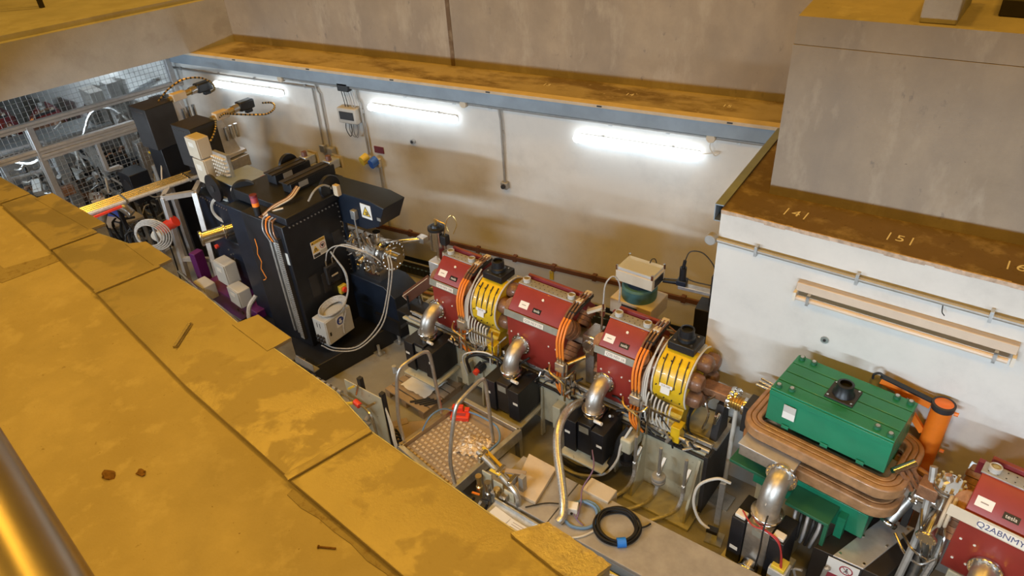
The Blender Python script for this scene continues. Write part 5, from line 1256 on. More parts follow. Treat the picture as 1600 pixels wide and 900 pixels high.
# gold-lit tray with conduits
g0, g1 = V3((-9.72, 4.35, 1.62)), V3((-9.19, 6.12, 1.62))
t = thing('conduit_bundle', 'bundle of bright conduits lit gold sloping from the slab edge', 'conduit', tuple(g0), 0)
gd = (g1-g0).normalized(); gn = V3((gd.y, -gd.x, 0))
for k in range(5):
    o_ = gn*(-.13+.065*k)
    build('pipe', MB().tube([g0+o_, g1+o_, g1+o_+gd*.10+V3((0, 0, -.03)), g1+o_+gd*.14+V3((0, 0, -.16)), g1+o_*1.1+gd*.12+V3((.12, -.05, -.9)), g1+o_+gd*.08+V3((.25, -.2, -1.4))], .029, 10, 3), 'gold_tray' if k < 4 else 'clear_hose', t, True)
build('saddle', MB().bar(g0.lerp(g1, .45)-gn*.16+V3((0, 0, .0)), g0.lerp(g1, .45)+gn*.16, .03, .06), 'gold_tray', t, True)
build('saddle', MB().bar(g0.lerp(g1, .95)-gn*.16, g0.lerp(g1, .95)+gn*.16, .03, .06), 'gold_tray', t, True)
build('red_handle', MB().bar(g0.lerp(g1, .16)+gn*.17+V3((0, 0, -.05)), g0.lerp(g1, .40)+gn*.17+V3((0, 0, -.03)), .03, .03), 'red_plastic', t, True)
# aluminium stand
t = thing('aluminium_stand', 'tall splayed aluminium profile stand under the conduit bundle', 'stand', (-8.75, 5.5, 0), 0)
tp = [(-9.02, 5.45, 1.58), (-8.72, 5.75, 1.58), (-9.25, 5.75, 1.58), (-8.95, 6.05, 1.58)]
ft = [(-8.92, 5.30, 0), (-8.38, 5.42, 0), (-9.3, 5.75, 0), (-8.8, 6.1, 0)]
for p_, q_ in zip(tp, ft): build('leg', MB().bar(p_, q_, .07, .07), 'alu', t, True, bev=.004)
build('top_rail', MB().bar(tp[0], tp[1], .07, .07), 'alu', t, True); build('top_rail', MB().bar(tp[0], tp[2], .07, .07), 'alu', t, True); build('top_rail', MB().bar(tp[1], tp[3], .07, .07), 'alu', t, True)
build('cross_rail', MB().bar((-8.96, 5.36, .62), (-8.52, 5.53, .62), .06, .06), 'alu', t, True)
build('cross_rail', MB().bar((-8.90, 5.2, .10), (-8.3, 5.36, .10), .06, .06), 'gold_tray', t, True)
# coiled hoses with red valve
t = thing('hose_coil', 'loops of pale hose round a red valve left of the aluminium stand', 'hose', (-9.15, 5.1, .8), 0)
for k in range(5):
    r_ = .17+.02*k
    build('loop', MB().tube([(-9.12+r_*.85*math.cos(a)+.012*k, 5.10+r_*.55*math.cos(a)+.010*k, 1.12+r_*math.sin(a)) for a in [q*math.pi/8 for q in range(16)]], .011, 6, 3, True), 'clear_hose', t, True)
build('red_valve', MB().cyl((-9.16, 5.32, 1.08), (-8.94, 5.46, 1.22), .085, n=16), 'red_plastic', t, True)
build('white_dial', MB().cyl((-9.13, 5.25, 1.06), (-9.10, 5.20, 1.05), .09, n=18), 'label', t, True)
build('hanger', MB().bar((-9.1, 5.2, 0), (-9.1, 5.2, 1.3), .04, .04), 'conduit', t, True)
t = thing('hose_coil', 'thin coiled tube hanging between the stand and the polished pipe', 'hose', (-8.2, 5.9, 1.0), 0)
for k in range(4):
    r_ = .17+.015*k
    build('loop', MB().tube([(-8.28+r_*.9*math.cos(a)+.01*k, 5.82+r_*.35*math.cos(a), 1.36+r_*math.sin(a)) for a in [q*math.pi/8 for q in range(16)]], .010, 6, 3, True), 'white_cable', t, True)
t = thing('ribbed_elbow', 'ribbed metal hose elbow among dark cables near the slab edge', 'hose', (-9.9, 5.2, .9), 0)
build('ribbed_tube', MB().tube([(-10.25, 5.05, 1.0), (-10.1, 5.15, 1.32), (-9.85, 5.25, 1.38), (-9.7, 5.3, 1.25)], .07, 12, 6), 'ribbed_hose', t, True)
build('support', MB().bar((-9.9, 5.25, 0), (-9.9, 5.25, 1.3), .05, .05), 'charcoal', t, True)
m = MB(); rnd = random.Random(21)
for k in range(22):
    x, y = rnd.uniform(-10.4, -9.3), rnd.uniform(4.7, 5.5)
    m.tube([(x, y, .05), (x+rnd.uniform(-.1, .1), y+rnd.uniform(-.1, .1), .5), (x+rnd.uniform(-.2, .2), y+rnd.uniform(-.1, .1), .95), (x+rnd.uniform(-.3, .3), y+rnd.uniform(-.2, .2), rnd.uniform(.8, 1.3))], rnd.uniform(.010, .022), 6, 3)
o = one('cable_tangle', 'tangle of dark cables below the conduit bundle', 'cables', m, 'rubber'); o['kind'] = 'stuff'
# polished vacuum pipe with boxes below
t = thing('vacuum_pipe', 'polished steel vacuum pipe with flanges left of the black tower', 'pipe', (-7.75, 5.4, 1.28), 62)
build('tube', MB().cyl((-.36, 0, .07), (.46, 0, .07), .085, n=24), 'ss', t)
for x in (-.36, -.05, .36): flange(t, (x, 0, .07), (1, 0, 0), .108, .03, 12)
build('riser', MB().cyl((.2, .0, .07), (.2, 0, .34), .035, n=14), 'ss', t)
build('riser_valve', MB().b(.14, .26, -.05, .05, .24, .34), 'ss_dull', t, bev=.008)
build('drop_tube', MB().cyl((.28, -.02, .07), (.28, -.05, -.36), .03, n=12), 'ss', t)
build('gauge', MB().cyl((.28, -.05, -.22), (.26, -.14, -.22), .05, n=16), 'grey_box', t)
t = thing('dark_pump_body', 'blue-black pump body under the polished vacuum pipe', 'pump', (-7.85, 5.55, 0), -10)
build('body', MB().b(-.35, .35, -.14, .3, .62, 1.20), 'navy', t, bev=.012)
build('screws', MB().cyl((.05, -.14, .95), (.05, -.15, .95), .015, n=6).cyl((.12, -.14, .98), (.12, -.15, .98), .015, n=6).cyl((.02, -.14, 1.02), (.02, -.15, 1.02), .015, n=6).cyl((.12, -.14, .90), (.12, -.15, .90), .015, n=6), 'ss', t, kind='stuff')
build('base', MB().b(-.3, .3, -.1, .25, 0, .62), 'black', t, bev=.01)
build('red_knob', MB().cyl((-.28, -.14, .98), (-.28, -.18, .98), .03, n=12), 'red_plastic', t)
for k, (x, y, z, h, ang, lab) in enumerate(((-7.78, 5.22, .62, .34, -12, 'upper pale junction box under the polished pipe'), (-7.48, 5.10, .42, .26, -14, 'lower pale junction box above the purple base'), (-8.25, 5.12, .30, .24, -12, 'pale junction box behind the aluminium stand leg'))):
    t = thing('junction_box', lab, 'box', (x, y, z), ang, 'pale junction boxes')
    build('case', MB().b(-.15, .15, -.08, .10, 0, h), 'grey_box', t, bev=.012)
    build('lid', MB().b(-.145, .145, -.095, -.082, .005, h-.005), 'grey_box', t, bev=.006)
    build('oval_plate', MB().b(-.06, .06, -.099, -.095, h*.6, h*.8), 'label', t, bev=.003)
t = thing('purple_plinth_machine', 'purple steel machine base between the stand and the black tower', 'machine base', (-7.5, 5.3, 0), -10)
build('beam', MB().b(-.95, .42, -.22, .35, .06, .40), 'purple', t, bev=.01)
for k in range(4): build('hole', MB().cyl((-.1+.12*k, -.221, .24), (-.1+.12*k, -.225, .24), .025, n=12), 'black', t)
for x in (-.8, .3): build('foot', MB().b(x-.08, x+.08, -.2, .3, 0, .06), 'charcoal', t)
one('purple_post', 'purple upright post behind the aluminium stand leg', 'post', MB().bar((-8.55, 5.35, .0), (-8.55, 5.35, .85), .16, .12), 'purple', bev=.008)
t = thing('fitting_stack', 'stack of small polished fittings right of the pale boxes', 'vacuum fitting', (-7.22, 5.42, .40), -10)
m = MB(); rnd = random.Random(31)
for k in range(40):
    x, y, z = rnd.uniform(-.14, .12), rnd.uniform(-.1, .06), rnd.uniform(0, .7)
    m.cyl((x, y, z), (x+rnd.uniform(-.05, .05), y-.05, z+rnd.uniform(-.04, .04)), rnd.uniform(.015, .032), n=8)
build('fittings', m, 'ss_dull', t, kind='stuff')
build('back_plate', MB().b(-.16, .14, .06, .09, -.2, .75), 'conduit', t)
hose('pale hose bundle bending down beside the black tower base', [(-6.98, 4.98, .75), (-7.02, 4.85, .62), (-7.0, 4.78, .40), (-6.9, 4.72, .15), (-6.7, 4.68, .04)], .03, 'clear_hose')
hose('steel pipe on brackets along the slab edge below the stand', [(-8.75, 5.0, .62), (-7.9, 4.72, .62), (-6.75, 4.42, .62)], .035, 'gold_tray', sm=0)
hose('second steel pipe along the slab edge below the stand', [(-8.72, 5.1, .60), (-7.85, 4.82, .60), (-6.72, 4.52, .60)], .030, 'gold_tray', sm=0)
# ================================================================ fence and what stands behind it
FA = 77.0; fd = V3((math.cos(R(FA)), math.sin(R(FA)), 0)); fb = V3((-10.72, 7.45, 0))
def fl_(s, z, o=0): return fb-fd*s+V3((fd.y, -fd.x, 0))*o+V3((0, 0, z))
t = thing('mesh_fence', 'aluminium profile fence with wire mesh across the tunnel', 'fence', tuple(fl_(2, 0)), 0)
def prof(p, q, w=.08, name='rail'):
    r_ = mchild(t, name, MB().bar(p, q, w, w), 'alu', bev=.004)
    a_, b_, d_ = frame(q-p); 
    g_ = MB()
    for sg in (-1, 1):
        g_.bar(p+a_*(sg*w/2*1.0), q+a_*(sg*w/2*1.0), .006, w*.22)
    build('groove', g_, 'conduit', r_, True)
    return r_
prof(fl_(-.05, 2.46), fl_(6, 2.46), .09)
prof(fl_(.9, 2.05), fl_(6, 2.08), .09); prof(fl_(.9, 1.96), fl_(2.4, 1.96), .09)
for s_ in (.08, 2.35, 4.6): prof(fl_(s_, 0), fl_(s_, 2.92 if s_ < 1 else 2.46), .09, 'post')
prof(fl_(1.55, 1.95), fl_(1.55, 1.45), .06, 'gate_post'); prof(fl_(1.55, 1.45), fl_(1.35, 1.45), .06, 'gate_rail'); prof(fl_(1.35, 1.45), fl_(1.35, .2), .06, 'gate_post')
m = MB()
for k in range(62): m.bar(fl_(.1+k*.075, .1, -.03), fl_(.1+k*.075, 2.9, -.03), .0045, .0045)
for k in range(38): m.bar(fl_(0, .1+k*.075, -.03), fl_(4.7, .1+k*.075, -.03), .0045, .0045)
mchild(t, 'wire_mesh', m, 'conduit', kind='stuff')
for k, (a_, b_) in enumerate((((-12.0, 5.75, 1.75), (-11.75, 5.6, .0)), ((-12.05, 6.25, 1.75), (-11.65, 6.35, 0)))):
    one('support_leg', ('left', 'right')[k]+' broad grey steel support leg behind the mesh fence', 'leg', MB().bar(a_, b_, .16, .06), 'galv', 'steel support legs behind the fence')
t = thing('steel_ladder_frame', 'bright aluminium A-frame ladder behind the mesh fence', 'ladder', (-12.2, 5.4, 0), 0)
for x0, x1, y in ((-12.5, -12.75, 5.1), (-12.5, -12.2, 5.1), (-12.25, -12.5, 5.75), (-12.25, -11.95, 5.75)): mchild(t, 'stile', MB().bar((x0, y, 1.85), (x1, y, 0), .05, .03), 'alu')
for z in (.5, .95, 1.4, 1.85): mchild(t, 'rung', MB().bar((-12.5, 5.1, z), (-12.25, 5.75, z), .04, .03), 'alu')
t = thing('steel_cabinet', 'long stainless cabinet with slotted top edge behind the fence rail', 'cabinet', (-13.27, 6.60, 0), 74)
build('body', MB().b(-1.2, .75, -.35, .35, .2, 1.55), 'ss_dull', t, bev=.01)
build('lid', MB().b(-1.22, .77, -.37, .37, 1.55, 1.60), 'galv', t, bev=.006)
m = MB()
for k in range(24): m.b(-1.1+k*.075, -1.05+k*.075, -.36, -.345, 1.42, 1.52)
build('slots', m, 'charcoal', t, kind='stuff')
for x in (-1.1, .65): build('leg', MB().b(x-.05, x+.05, -.3, .3, 0, .2), 'galv', t)
for lab, x, y in (('red magnet far behind the fence under the roof block, nearer one', -14.30, 6.95), ('red magnet far behind the fence at the left edge', -14.95, 6.40)):
    quad(lab, 0, .24, '', 0, ang=-24, org=V3((x, y, .0)), labels=False)
    one('far_magnet_stand', 'cream stand under the '+lab, 'stand', MB(mx((x, y, 0), -24)).b(-.3, .3, -.3, .3, 0, .93), 'cream', bev=.01)
t = thing('grey_cylinder', 'grey gas cylinder with orange collar behind the fence at left', 'cylinder', (-13.35, 5.35, 0))
build('body', MB().lathe((0, 0, 0), (0, 0, 1), [(.14, 0), (.15, .02), (.15, 1.25), (.12, 1.36), (.05, 1.42)], 20), 'grey_box', t)
build('collar', MB().cyl((0, 0, 1.42), (0, 0, 1.56), .05), 'orange', t)
one('dark_rack', 'black equipment rack behind the fence at the left edge', 'rack', MB().b(-14.3, -13.7, 4.5, 5.0, 0, 1.5), 'black', bev=.01)
m = MB(); rnd = random.Random(41)
for k in range(120):
    x, y, z = rnd.uniform(-15, -11.6), rnd.uniform(5.4, 7.3), rnd.uniform(.3, 1.6)
    p_ = V3((x, y, z)); q_ = p_+V3((rnd.uniform(-.5, .5), rnd.uniform(-.3, .3), rnd.uniform(-.3, .3)))
    m.tube([p_, p_.lerp(q_, .5)+V3((0, 0, rnd.uniform(-.1, .15))), q_], rnd.uniform(.012, .04), 7, 3)
o = one('pipework_tangle', 'jumble of steel pipework and cables behind the mesh fence', 'pipework', m, 'ss_dull'); o['kind'] = 'stuff'
m = MB(); rnd = random.Random(43)
for k in range(90):
    x, y, z = rnd.uniform(-11.3, -10.3), rnd.uniform(5.4, 6.3), rnd.uniform(.05, 1.2)
    p_ = V3((x, y, z)); q_ = p_+V3((rnd.uniform(-.3, .3), rnd.uniform(-.2, .2), rnd.uniform(-.3, .3)))
    m.tube([p_, p_.lerp(q_, .5)+V3((0, 0, rnd.uniform(-.1, .1))), q_], rnd.uniform(.008, .022), 6, 3)
o = one('hose_tangle', 'jumble of thin grey hoses between the fence and the dark actuators', 'hoses', m, 'conduit'); o['kind'] = 'stuff'
for nm, lab, mt, sd, n_ in (('dark_cable_tangle', 'jumble of dark cables and fittings behind the mesh fence', 'rubber', 45, 150), ('copper_pipe_tangle', 'jumble of copper pipes behind the mesh fence', 'copper', 46, 40), ('grey_fitting_tangle', 'jumble of pale fittings behind the mesh fence', 'grey_box', 47, 60)):
    m = MB(); rnd = random.Random(sd)
    for k in range(n_):
        p_ = V3((rnd.uniform(-14.2 if k % 2 else -13.2, -11.6), rnd.uniform(5.2, 7.2), rnd.uniform(.2, 1.25 if mt == 'rubber' else 1.2)))
        q_ = p_+V3((rnd.uniform(-.4, .4), rnd.uniform(-.3, .3), rnd.uniform(-.35, .35)))
        if k % 3 == 0: m.bar(p_, p_.lerp(q_, .5), rnd.uniform(.06, .2), rnd.uniform(.06, .16))
        else: m.tube([p_, p_.lerp(q_, .5)+V3((0, 0, rnd.uniform(-.1, .15))), q_], rnd.uniform(.012, .035), 6, 3)
    o = one(nm, lab, 'pipework', m, mt); o['kind'] = 'stuff'
for k, (x, y, w, d, h, z, mt, lab) in enumerate(((-12.9, 7.15, .3, .25, .35, 1.6, 'ss', 'bright steel box on the cabinet by the wall'), (-12.1, 7.1, .18, .25, 1.9, 0, 'conduit', 'grey upright cabinet behind the fence by the back wall'), (-11.6, 6.95, .2, .2, 1.5, 0, 'ss_dull', 'steel column behind the fence end post'), (-13.05, 7.28, .55, .25, 2.15, 0, 'trunk', 'tall grey cabinet on the back wall behind the fence'), (-12.45, 7.3, .32, .22, 2.35, 0, 'conduit', 'tallest dark grey cabinet on the back wall behind the fence'), (-11.25, 7.32, .24, .2, 2.2, 0, 'charcoal', 'slim black cabinet beside the fence end post'))):
    one('far_equipment', lab, 'equipment', MB(mx((x, y, z), -14)).b(-w/2, w/2, -d/2, d/2, 0, h), mt, bev=.01)
hose('arched braided pipe above the equipment behind the fence', [(-12.6, 6.6, 1.6), (-12.45, 6.8, 1.95), (-12.2, 7.0, 2.0), (-12.0, 7.1, 1.8), (-11.95, 7.15, 1.5)], .03, 'ribbed_hose')
hose('slanting grey trunking on the far wall behind the fence', [(-12.3, 7.3, 2.0), (-11.9, 7.35, 2.2), (-11.3, 7.42, 2.45)], .035, 'galv', sm=0)
# low trolley with boxes
t = thing('trolley', 'low grey trolley by the slab edge carrying small cartons', 'trolley', (-10.75, 5.55, 0), -12)
build('top', MB().b(-.55, .5, -.35, .3, .86, .90), 'trunk', t, bev=.005)
build('rim', MB().b(-.57, .52, -.37, -.35, .80, .95), 'conduit', t)
for sx in (-.5, .45):
    for sy in (-.3, .26): build('leg', MB().bar((sx, sy, 0), (sx, sy, .86), .04, .04), 'galv', t)
one('carton', 'small orange-brown carton on the grey trolley', 'carton', MB(mx((-11.02, 5.60, .90), -20)).b(-.14, .14, -.10, .10, 0, .16), 'beige', bev=.004)
one('carton', 'blue and white carton on the grey trolley', 'carton', MB(mx((-10.68, 5.62, .90), 12)).b(-.18, .18, -.11, .11, 0, .14), 'sign_blue', bev=.004)
t = thing('checker_step', 'small grey checker-plate step behind the slab edge at left', 'step', (-11.9, 5.2, 0), -10)
build('tread', MB().b(-.4, .4, -.3, .3, .50, .53), 'galv', t)
m = MB()
for i in range(12):
    for j in range(9): m.box((-.36+.065*i, -.26+.065*j, .533), (.035, .012, .006), rz=45 if (i+j) % 2 else -45)
build('tread_studs', m, 'alu', t, kind='stuff')
build('side_panel', MB().b(-.4, .4, -.31, -.30, 0, .62), 'steel_blue', t); build('side_panel', MB().b(-.41, -.40, -.3, .3, 0, .62), 'steel_blue', t)
# ================================================================ foreground gear between near wall and girder
PC = [V3((-3.74, 3.77, 0)), V3((-3.51, 4.64, 0)), V3((-2.74, 4.51, 0)), V3((-2.96, 3.53, 0))]   # left, top, right, bottom corners
ZP = .55
t = thing('access_platform', 'small checker-plate access platform with two steel hand loops', 'platform', (-3.24, 4.1, 0), 0)
cen = sum(PC, V3())/4
inn = [p.lerp(cen, .07) for p in PC]
build('tread_plate', MB().prism([(p.x, p.y) for p in inn], 'z', ZP-.055, ZP-.04), 'card', t, True)
m = MB(); N_ = 11
e_u, e_v = (inn[3]-inn[0]), (inn[1]-inn[0])
for i in range(13):
    for j in range(15):
        u_, v_ = (i+.5+(.5 if j % 2 else 0))/13.5, (j+.5)/15
        if v_ > .86: continue
        c_ = inn[0]+e_u*u_+e_v*v_+V3((0, 0, ZP-.036))
        m.box(c_, (.034, .024, .012), rz=-9)
build('tread_studs', m, 'beige', t, True, kind='stuff')
for i in range(4):
    a_, b_ = PC[i], PC[(i+1) % 4]
    d_ = (b_-a_).normalized(); n_ = V3((-d_.y, d_.x, 0))
    e_ = build('edge_rail', MB().bar(a_+V3((0, 0, ZP-.045)), b_+V3((0, 0, ZP-.045)), .055, .13), 'galv' if i else 'rail_steel', t, True, bev=.006)
for p_ in PC:
    q_ = p_.lerp(cen, .04)
    build('leg', MB().bar(q_+V3((0, 0, ZP-.1)), q_, .06, .06), 'galv', t, True)
def loop(pts): build('hand_loop', MB().tube(pts, .019, 12, 5), 'ss_dull', t, True)
loop([(-3.73, 3.83, .60), (-3.75, 3.84, .9), (-3.74, 3.90, 1.30), (-3.73, 3.94, 1.42), (-3.71, 4.00, 1.465), (-3.66, 4.18, 1.475), (-3.635, 4.26, 1.465), (-3.62, 4.30, 1.42), (-3.61, 4.315, 1.25), (-3.60, 4.33, .60)])
loop([(-2.94, 3.58, .60), (-2.97, 3.60, .9), (-2.95, 3.70, 1.30), (-2.94, 3.75, 1.43), (-2.93, 3.82, 1.47), (-2.91, 4.05, 1.48), (-2.90, 4.14, 1.47), (-2.895, 4.18, 1.43), (-2.89, 4.195, 1.25), (-2.885, 4.21, .60)])
build('corner_clamp', MB().cyl((-3.755, 3.92, 1.42), (-3.755, 3.92, 1.50), .022, n=10), 'galv', t, True)
t = thing('red_clamp_block', 'bright red plastic clamp block on the platform corner', 'clamp', (-3.42, 4.42, ZP-.04), 20)
build('block', MB().b(-.10, .10, -.05, .05, 0, .055).b(-.10, .02, .05, .11, 0, .10), 'red_plastic', t, bev=.006)
build('slot', MB().b(-.04, .06, -.02, .02, .055, .058), 'sign_red', t)
build('jaw', MB().b(.04, .09, .03, .09, .04, .085), 'red_plastic', t, bev=.005)
m = MB(); rnd = random.Random(9); n_ = 16; vs = []
for i in range(n_):
    for j in range(n_):
        u_, v_ = i/(n_-1)-.5, j/(n_-1)-.5; r_ = max(abs(u_), abs(v_))*2
        vs.append((-3.06+u_*.32+rnd.uniform(-.012, .012), 4.12+v_*.26+u_*.05+rnd.uniform(-.012, .012), ZP-.034+max(0, (1-r_))*.05+rnd.uniform(0, .035)))
m.add(vs, [(i*n_+j, (i+1)*n_+j, (i+1)*n_+j+1, i*n_+j+1) for i in range(n_-1) for j in range(n_-1)])
one('crumpled_bag', 'crumpled shiny plastic bag on the checker-plate platform', 'bag', m, 'crumple', sharp=20)
hose('thin dark cable curving over the platform edge', [(-3.66, 4.02, ZP-.02), (-3.60, 4.14, .70), (-3.54, 4.3, .70), (-3.46, 4.40, .60)], .008, 'blue_cable', name='cable', cat='cable')
hose('clear tube lying along the far platform edge', [(-3.40, 4.50, .56), (-3.18, 4.46, .60), (-2.95, 4.40, .60), (-2.86, 4.28, .55), (-2.9, 4.1, .535)], .011, 'blue_cable', name='cable', cat='cable')
# board and sheet by the first pump
t = thing('wooden_pallet', 'dark wooden slat pallet with a pale plastic sheet below the first pump', 'pallet', (-4.40, 5.0, 0), -12)
for k in range(6): build('slat', MB().b(-.34, .36, -.30+.11*k, -.21+.11*k, .09, .115), 'card', t, bev=.003)
for x in (-.30, .0, .30): build('bearer', MB().b(x-.04, x+.04, -.30, .34, 0, .09), 'card', t)
n_ = 12; vs = []; rnd = random.Random(4)
for i in range(n_):
    for j in range(n_): vs.append((-.22+.42*i/(n_-1)+rnd.uniform(-.008, .008), -.14+.40*j/(n_-1)+rnd.uniform(-.008, .008), .12+rnd.uniform(0, .02)))
build('plastic_sheet', MB().add(vs, [(i*n_+j, (i+1)*n_+j, (i+1)*n_+j+1, i*n_+j+1) for i in range(n_-1) for j in range(n_-1)]), 'white', t)
for k in range(4): build('threaded_rod', MB().cyl((.10+.06*k, -.28+.02*k, .13), (.26+.05*k, -.10+.02*k, .14), .012, n=8), 'charcoal', t)
one('brown_board', 'flat brown board on the floor left of the platform', 'board', MB(mx((-4.02, 4.42, 0), 32)).b(-.36, .30, -.20, .17, 0, .05), 'card', bev=.004)
one('wood_offcut', 'short wood offcut beside the brown board', 'wood', MB(mx((-4.32, 4.42, 0), 50)).b(-.08, .10, -.05, .05, 0, .06), 'card', bev=.004)
# cream board with taps
t = thing('service_panel', 'upright cream board with taps and a red valve beside the slab edge', 'panel', (-4.36, 4.02, 0), -7.3)
build('board', MB().b(-.28, .28, -.006, .006, .22, .90), 'cream', t, bev=.003)
for x in (-.06, .26): build('post', MB().bar((x, .04, 0), (x, .04, .93 if x > 0 else .99), .05, .05), 'charcoal', t)
build('header_pipe', MB().tube([(-.75, -.10, .80), (-.35, -.10, .79), (.0, -.10, .76), (.12, -.10, .74), (.20, -.11, .68), (.22, -.11, .5), (.22, -.11, .1)], .017, 8, 4), 'ss', t)
build('red_valve', MB().cyl((-.04, -.10, .77), (.04, -.11, .755), .034, n=12), 'red_plastic', t)
build('yellow_lever', MB().bar((-.03, -.14, .78), (-.12, -.18, .76), .03, .02), 'yellow_plastic', t)
build('yellow_lever', MB().bar((-.16, -.06, .86), (-.08, -.04, .92), .02, .02), 'yellow_plastic', t)
build('branch_pipe', MB().cyl((-.06, -.05, .82), (-.02, -.03, .95), .012), 'ss', t)
build('branch_pipe', MB().cyl((.10, -.10, .74), (.24, -.06, .86), .012), 'brass', t)
build('tap', MB().cyl((.02, -.02, .52), (.03, -.08, .50), .03, n=10).b(.0, .10, -.10, -.06, .47, .50), 'conduit', t)
for k in range(6):
    x = -.72+.09*k
    v_ = build('header_tap', MB().cyl((x, -.10, .80), (x+.01, -.10, .62), .012), 'ss_dull', t)
    build('tap_body', MB().cyl((x-.02, -.10, .80), (x+.03, -.10, .80), .026, n=8), 'conduit', v_)
for k in range(3): build('white_cable', MB().tube([(.28, .03, .74), (.36+.02*k, -.02, .58), (.44+.02*k, -.08, .45), (.52+.03*k, -.12, .28)], .008, 6), 'white_cable', t)
for k in range(6): build('black_hose', MB().tube([(.30+.05*k, .0-.03*k, .05), (.30+.05*k, .02-.03*k, .3), (.33+.05*k, .06-.03*k, .42), (.38+.04*k, .1, .2)], .016, 6), 'rubber', t)
# manifold station right of the platform
t = thing('valve_manifold', 'pipe manifold with brass valves on cream plates next to the platform', 'manifold', (-2.52, 3.66, 0), -8)
build('top_pipe', MB().tube([(-.34, .16, .80), (-.15, .12, .78), (.05, .06, .76), (.16, .03, .75), (.235, .01, .70), (.25, .0, .58), (.25, .0, .10)], .028, 10, 4), 'galv', t)
for x in (-.16, .0, .15): build('back_plate', MB().b(x-.055, x+.055, .02-.2*x, .035-.2*x, .30, .72), 'cream', t, bev=.004)
for k, x in enumerate((-.22, -.10, .02, .12)):
    v_ = build('valve', MB().lathe((x, -.02-.1*x, .38), (0, 0, 1), [(.02, 0), (.02, .12), (.035, .13), (.035, .17), (.024, .18), (.024, .27), (.032, .28), (.032, .31)], 12), 'brass' if k % 2 == 0 else 'ss', t)
    build('handle', MB().bar((x-.04, -.07, .50), (x+.04, -.05, .50), .02, .012), ('orange', 'charcoal', 'charcoal', 'charcoal')[k], v_)
for x in (-.28, -.02, .14): build('pipe_clamp', MB().b(x-.02, x+.02, .04-.2*x, .16-.2*x, .74, .82), 'ss', t, bev=.006)
build('yellow_rule', MB().bar((-.40, .30, .70), (.05, .16, .70), .03, .02), 'yellow_plastic', t)
build('tag', MB().b(-.10, .02, .03, .06, .81, .815), 'yellow_plastic', t)
build('corner_post', MB().bar((.20, .14, 0), (.20, .14, .82), .06, .05), 'conduit', t)
build('corner_bracket', MB().bar((.02, .12, .80), (.2, .20, .80), .05, .02), 'card', t)
for k in range(6): build('loose_hose', MB().tube([(-.25+.08*k, -.06, .42), (-.27+.08*k, -.12, .3), (-.22+.08*k, -.14, .16), (-.18+.07*k, -.06, .05)], .014, 6), ('rubber', 'white_cable', 'rubber', 'copper', 'rubber', 'clear_hose')[k], t)
build('base_bar', MB().b(-.4, .3, -.1, .1, 0, .04), 'galv', t)
one('grey_lid_box', 'grey metal box tucked under the right side of the platform', 'box', MB(mx((-2.68, 4.12, 0), -9)).b(-.22, .20, -.20, .18, 0, .40), 'trunk', bev=.006)
# long cable trunking cabinet
TA = -7
t = thing('trunking_cabinet', 'long grey steel trunking cabinet with dull lid along the near wall', 'cabinet', (-1.2, 3.75, 0), TA)
build('body', MB().b(-1.35, 1.5, -.26, .24, .06, .575), 'conduit', t, bev=.006)
build('lid', MB().b(-.72, 1.5, -.28, .26, .575, .60), 'trunk', t, bev=.005)
build('lid', MB().b(-1.36, -.73, -.28, .26, .575, .60), 'trunk', t, bev=.005)
build('plinth', MB().b(-1.3, 1.45, -.22, .2, 0, .06), 'charcoal', t)
t = thing('cable_basket', 'blue-grey open cable tray full of coloured wires at the bottom edge', 'cable tray', (-.9, 3.36, 0), TA)
build('tray', MB().b(-.7, 1.0, -.10, .09, .40, .41).b(-.7, 1.0, .085, .095, .40, .52).b(-.7, 1.0, -.105, -.095, .40, .52), 'steel_blue', t)
for k in range(10): build('wire', MB().tube([(-.68, -.08+.017*k, .425+.01*(k % 3)), (-.1, -.08+.017*((k*3) % 10), .44+.015*(k % 2)), (.4, -.08+.017*k, .43+.012*(k % 3)), (1.0, -.08+.016*k, .43)], .009, 6, 4), ('white_cable', 'orange_hose', 'blue_cable', 'white_cable', 'green', 'white_cable', 'copper', 'white_cable', 'blue_cable', 'yellow_plastic')[k], t)
for x in (-.6, .9): build('support', MB().b(x-.03, x+.03, -.08, .08, 0, .40), 'galv', t)
# things on the trunking
t = thing('insulation_slab', 'thick beige board lying on the trunking beside the metal hose', 'board', (-2.28, 3.94, .60), 0)
build('board', MB().prism([(-.18, .25), (-.11, -.225), (.15, -.25), (.145, .20)], 'z', 0, .045), 'beige', t, bev=.006)
build('skirt', MB().prism([(-.17, .24), (-.10, -.215), (.14, -.24), (.135, .19)], 'z', -.06, 0), 'cream_box', t)
one('white_box', 'small cream box on the far edge of the trunking by the pump', 'box', MB(mx((-1.68, 4.10, .0), -8)).b(-.13, .15, -.09, .08, 0, .63), 'cream_box', bev=.008)
m = thing('black_cable_coil', 'coil of black cable tied with blue tape on the trunking lid', 'cable coil', (-1.375, 3.79, .60))
for k in range(8):
    r_ = .155+.0065*k; z_ = .012+.012*((k*3) % 5)
    rnd = random.Random(60+k); ph = rnd.uniform(0, 6)
    build('turn', MB().tube([((r_+.008*math.sin(2*a+ph))*math.cos(a), (r_+.008*math.cos(3*a+ph))*math.sin(a), z_+.008*math.sin(2*a+ph)) for a in [q*math.pi/9 for q in range(18)]], .009, 6, 3, True), 'rubber', m)
build('blue_tape', MB().tube([(.065, -.165, .035), (.13, -.125, .035)], .043, 12, 0), 'blue_bright', m)
build('cable_end', MB().tube([(.17, .05, .04), (.22, .1, .03), (.25, .16, .02)], .009, 6), 'rubber', m)
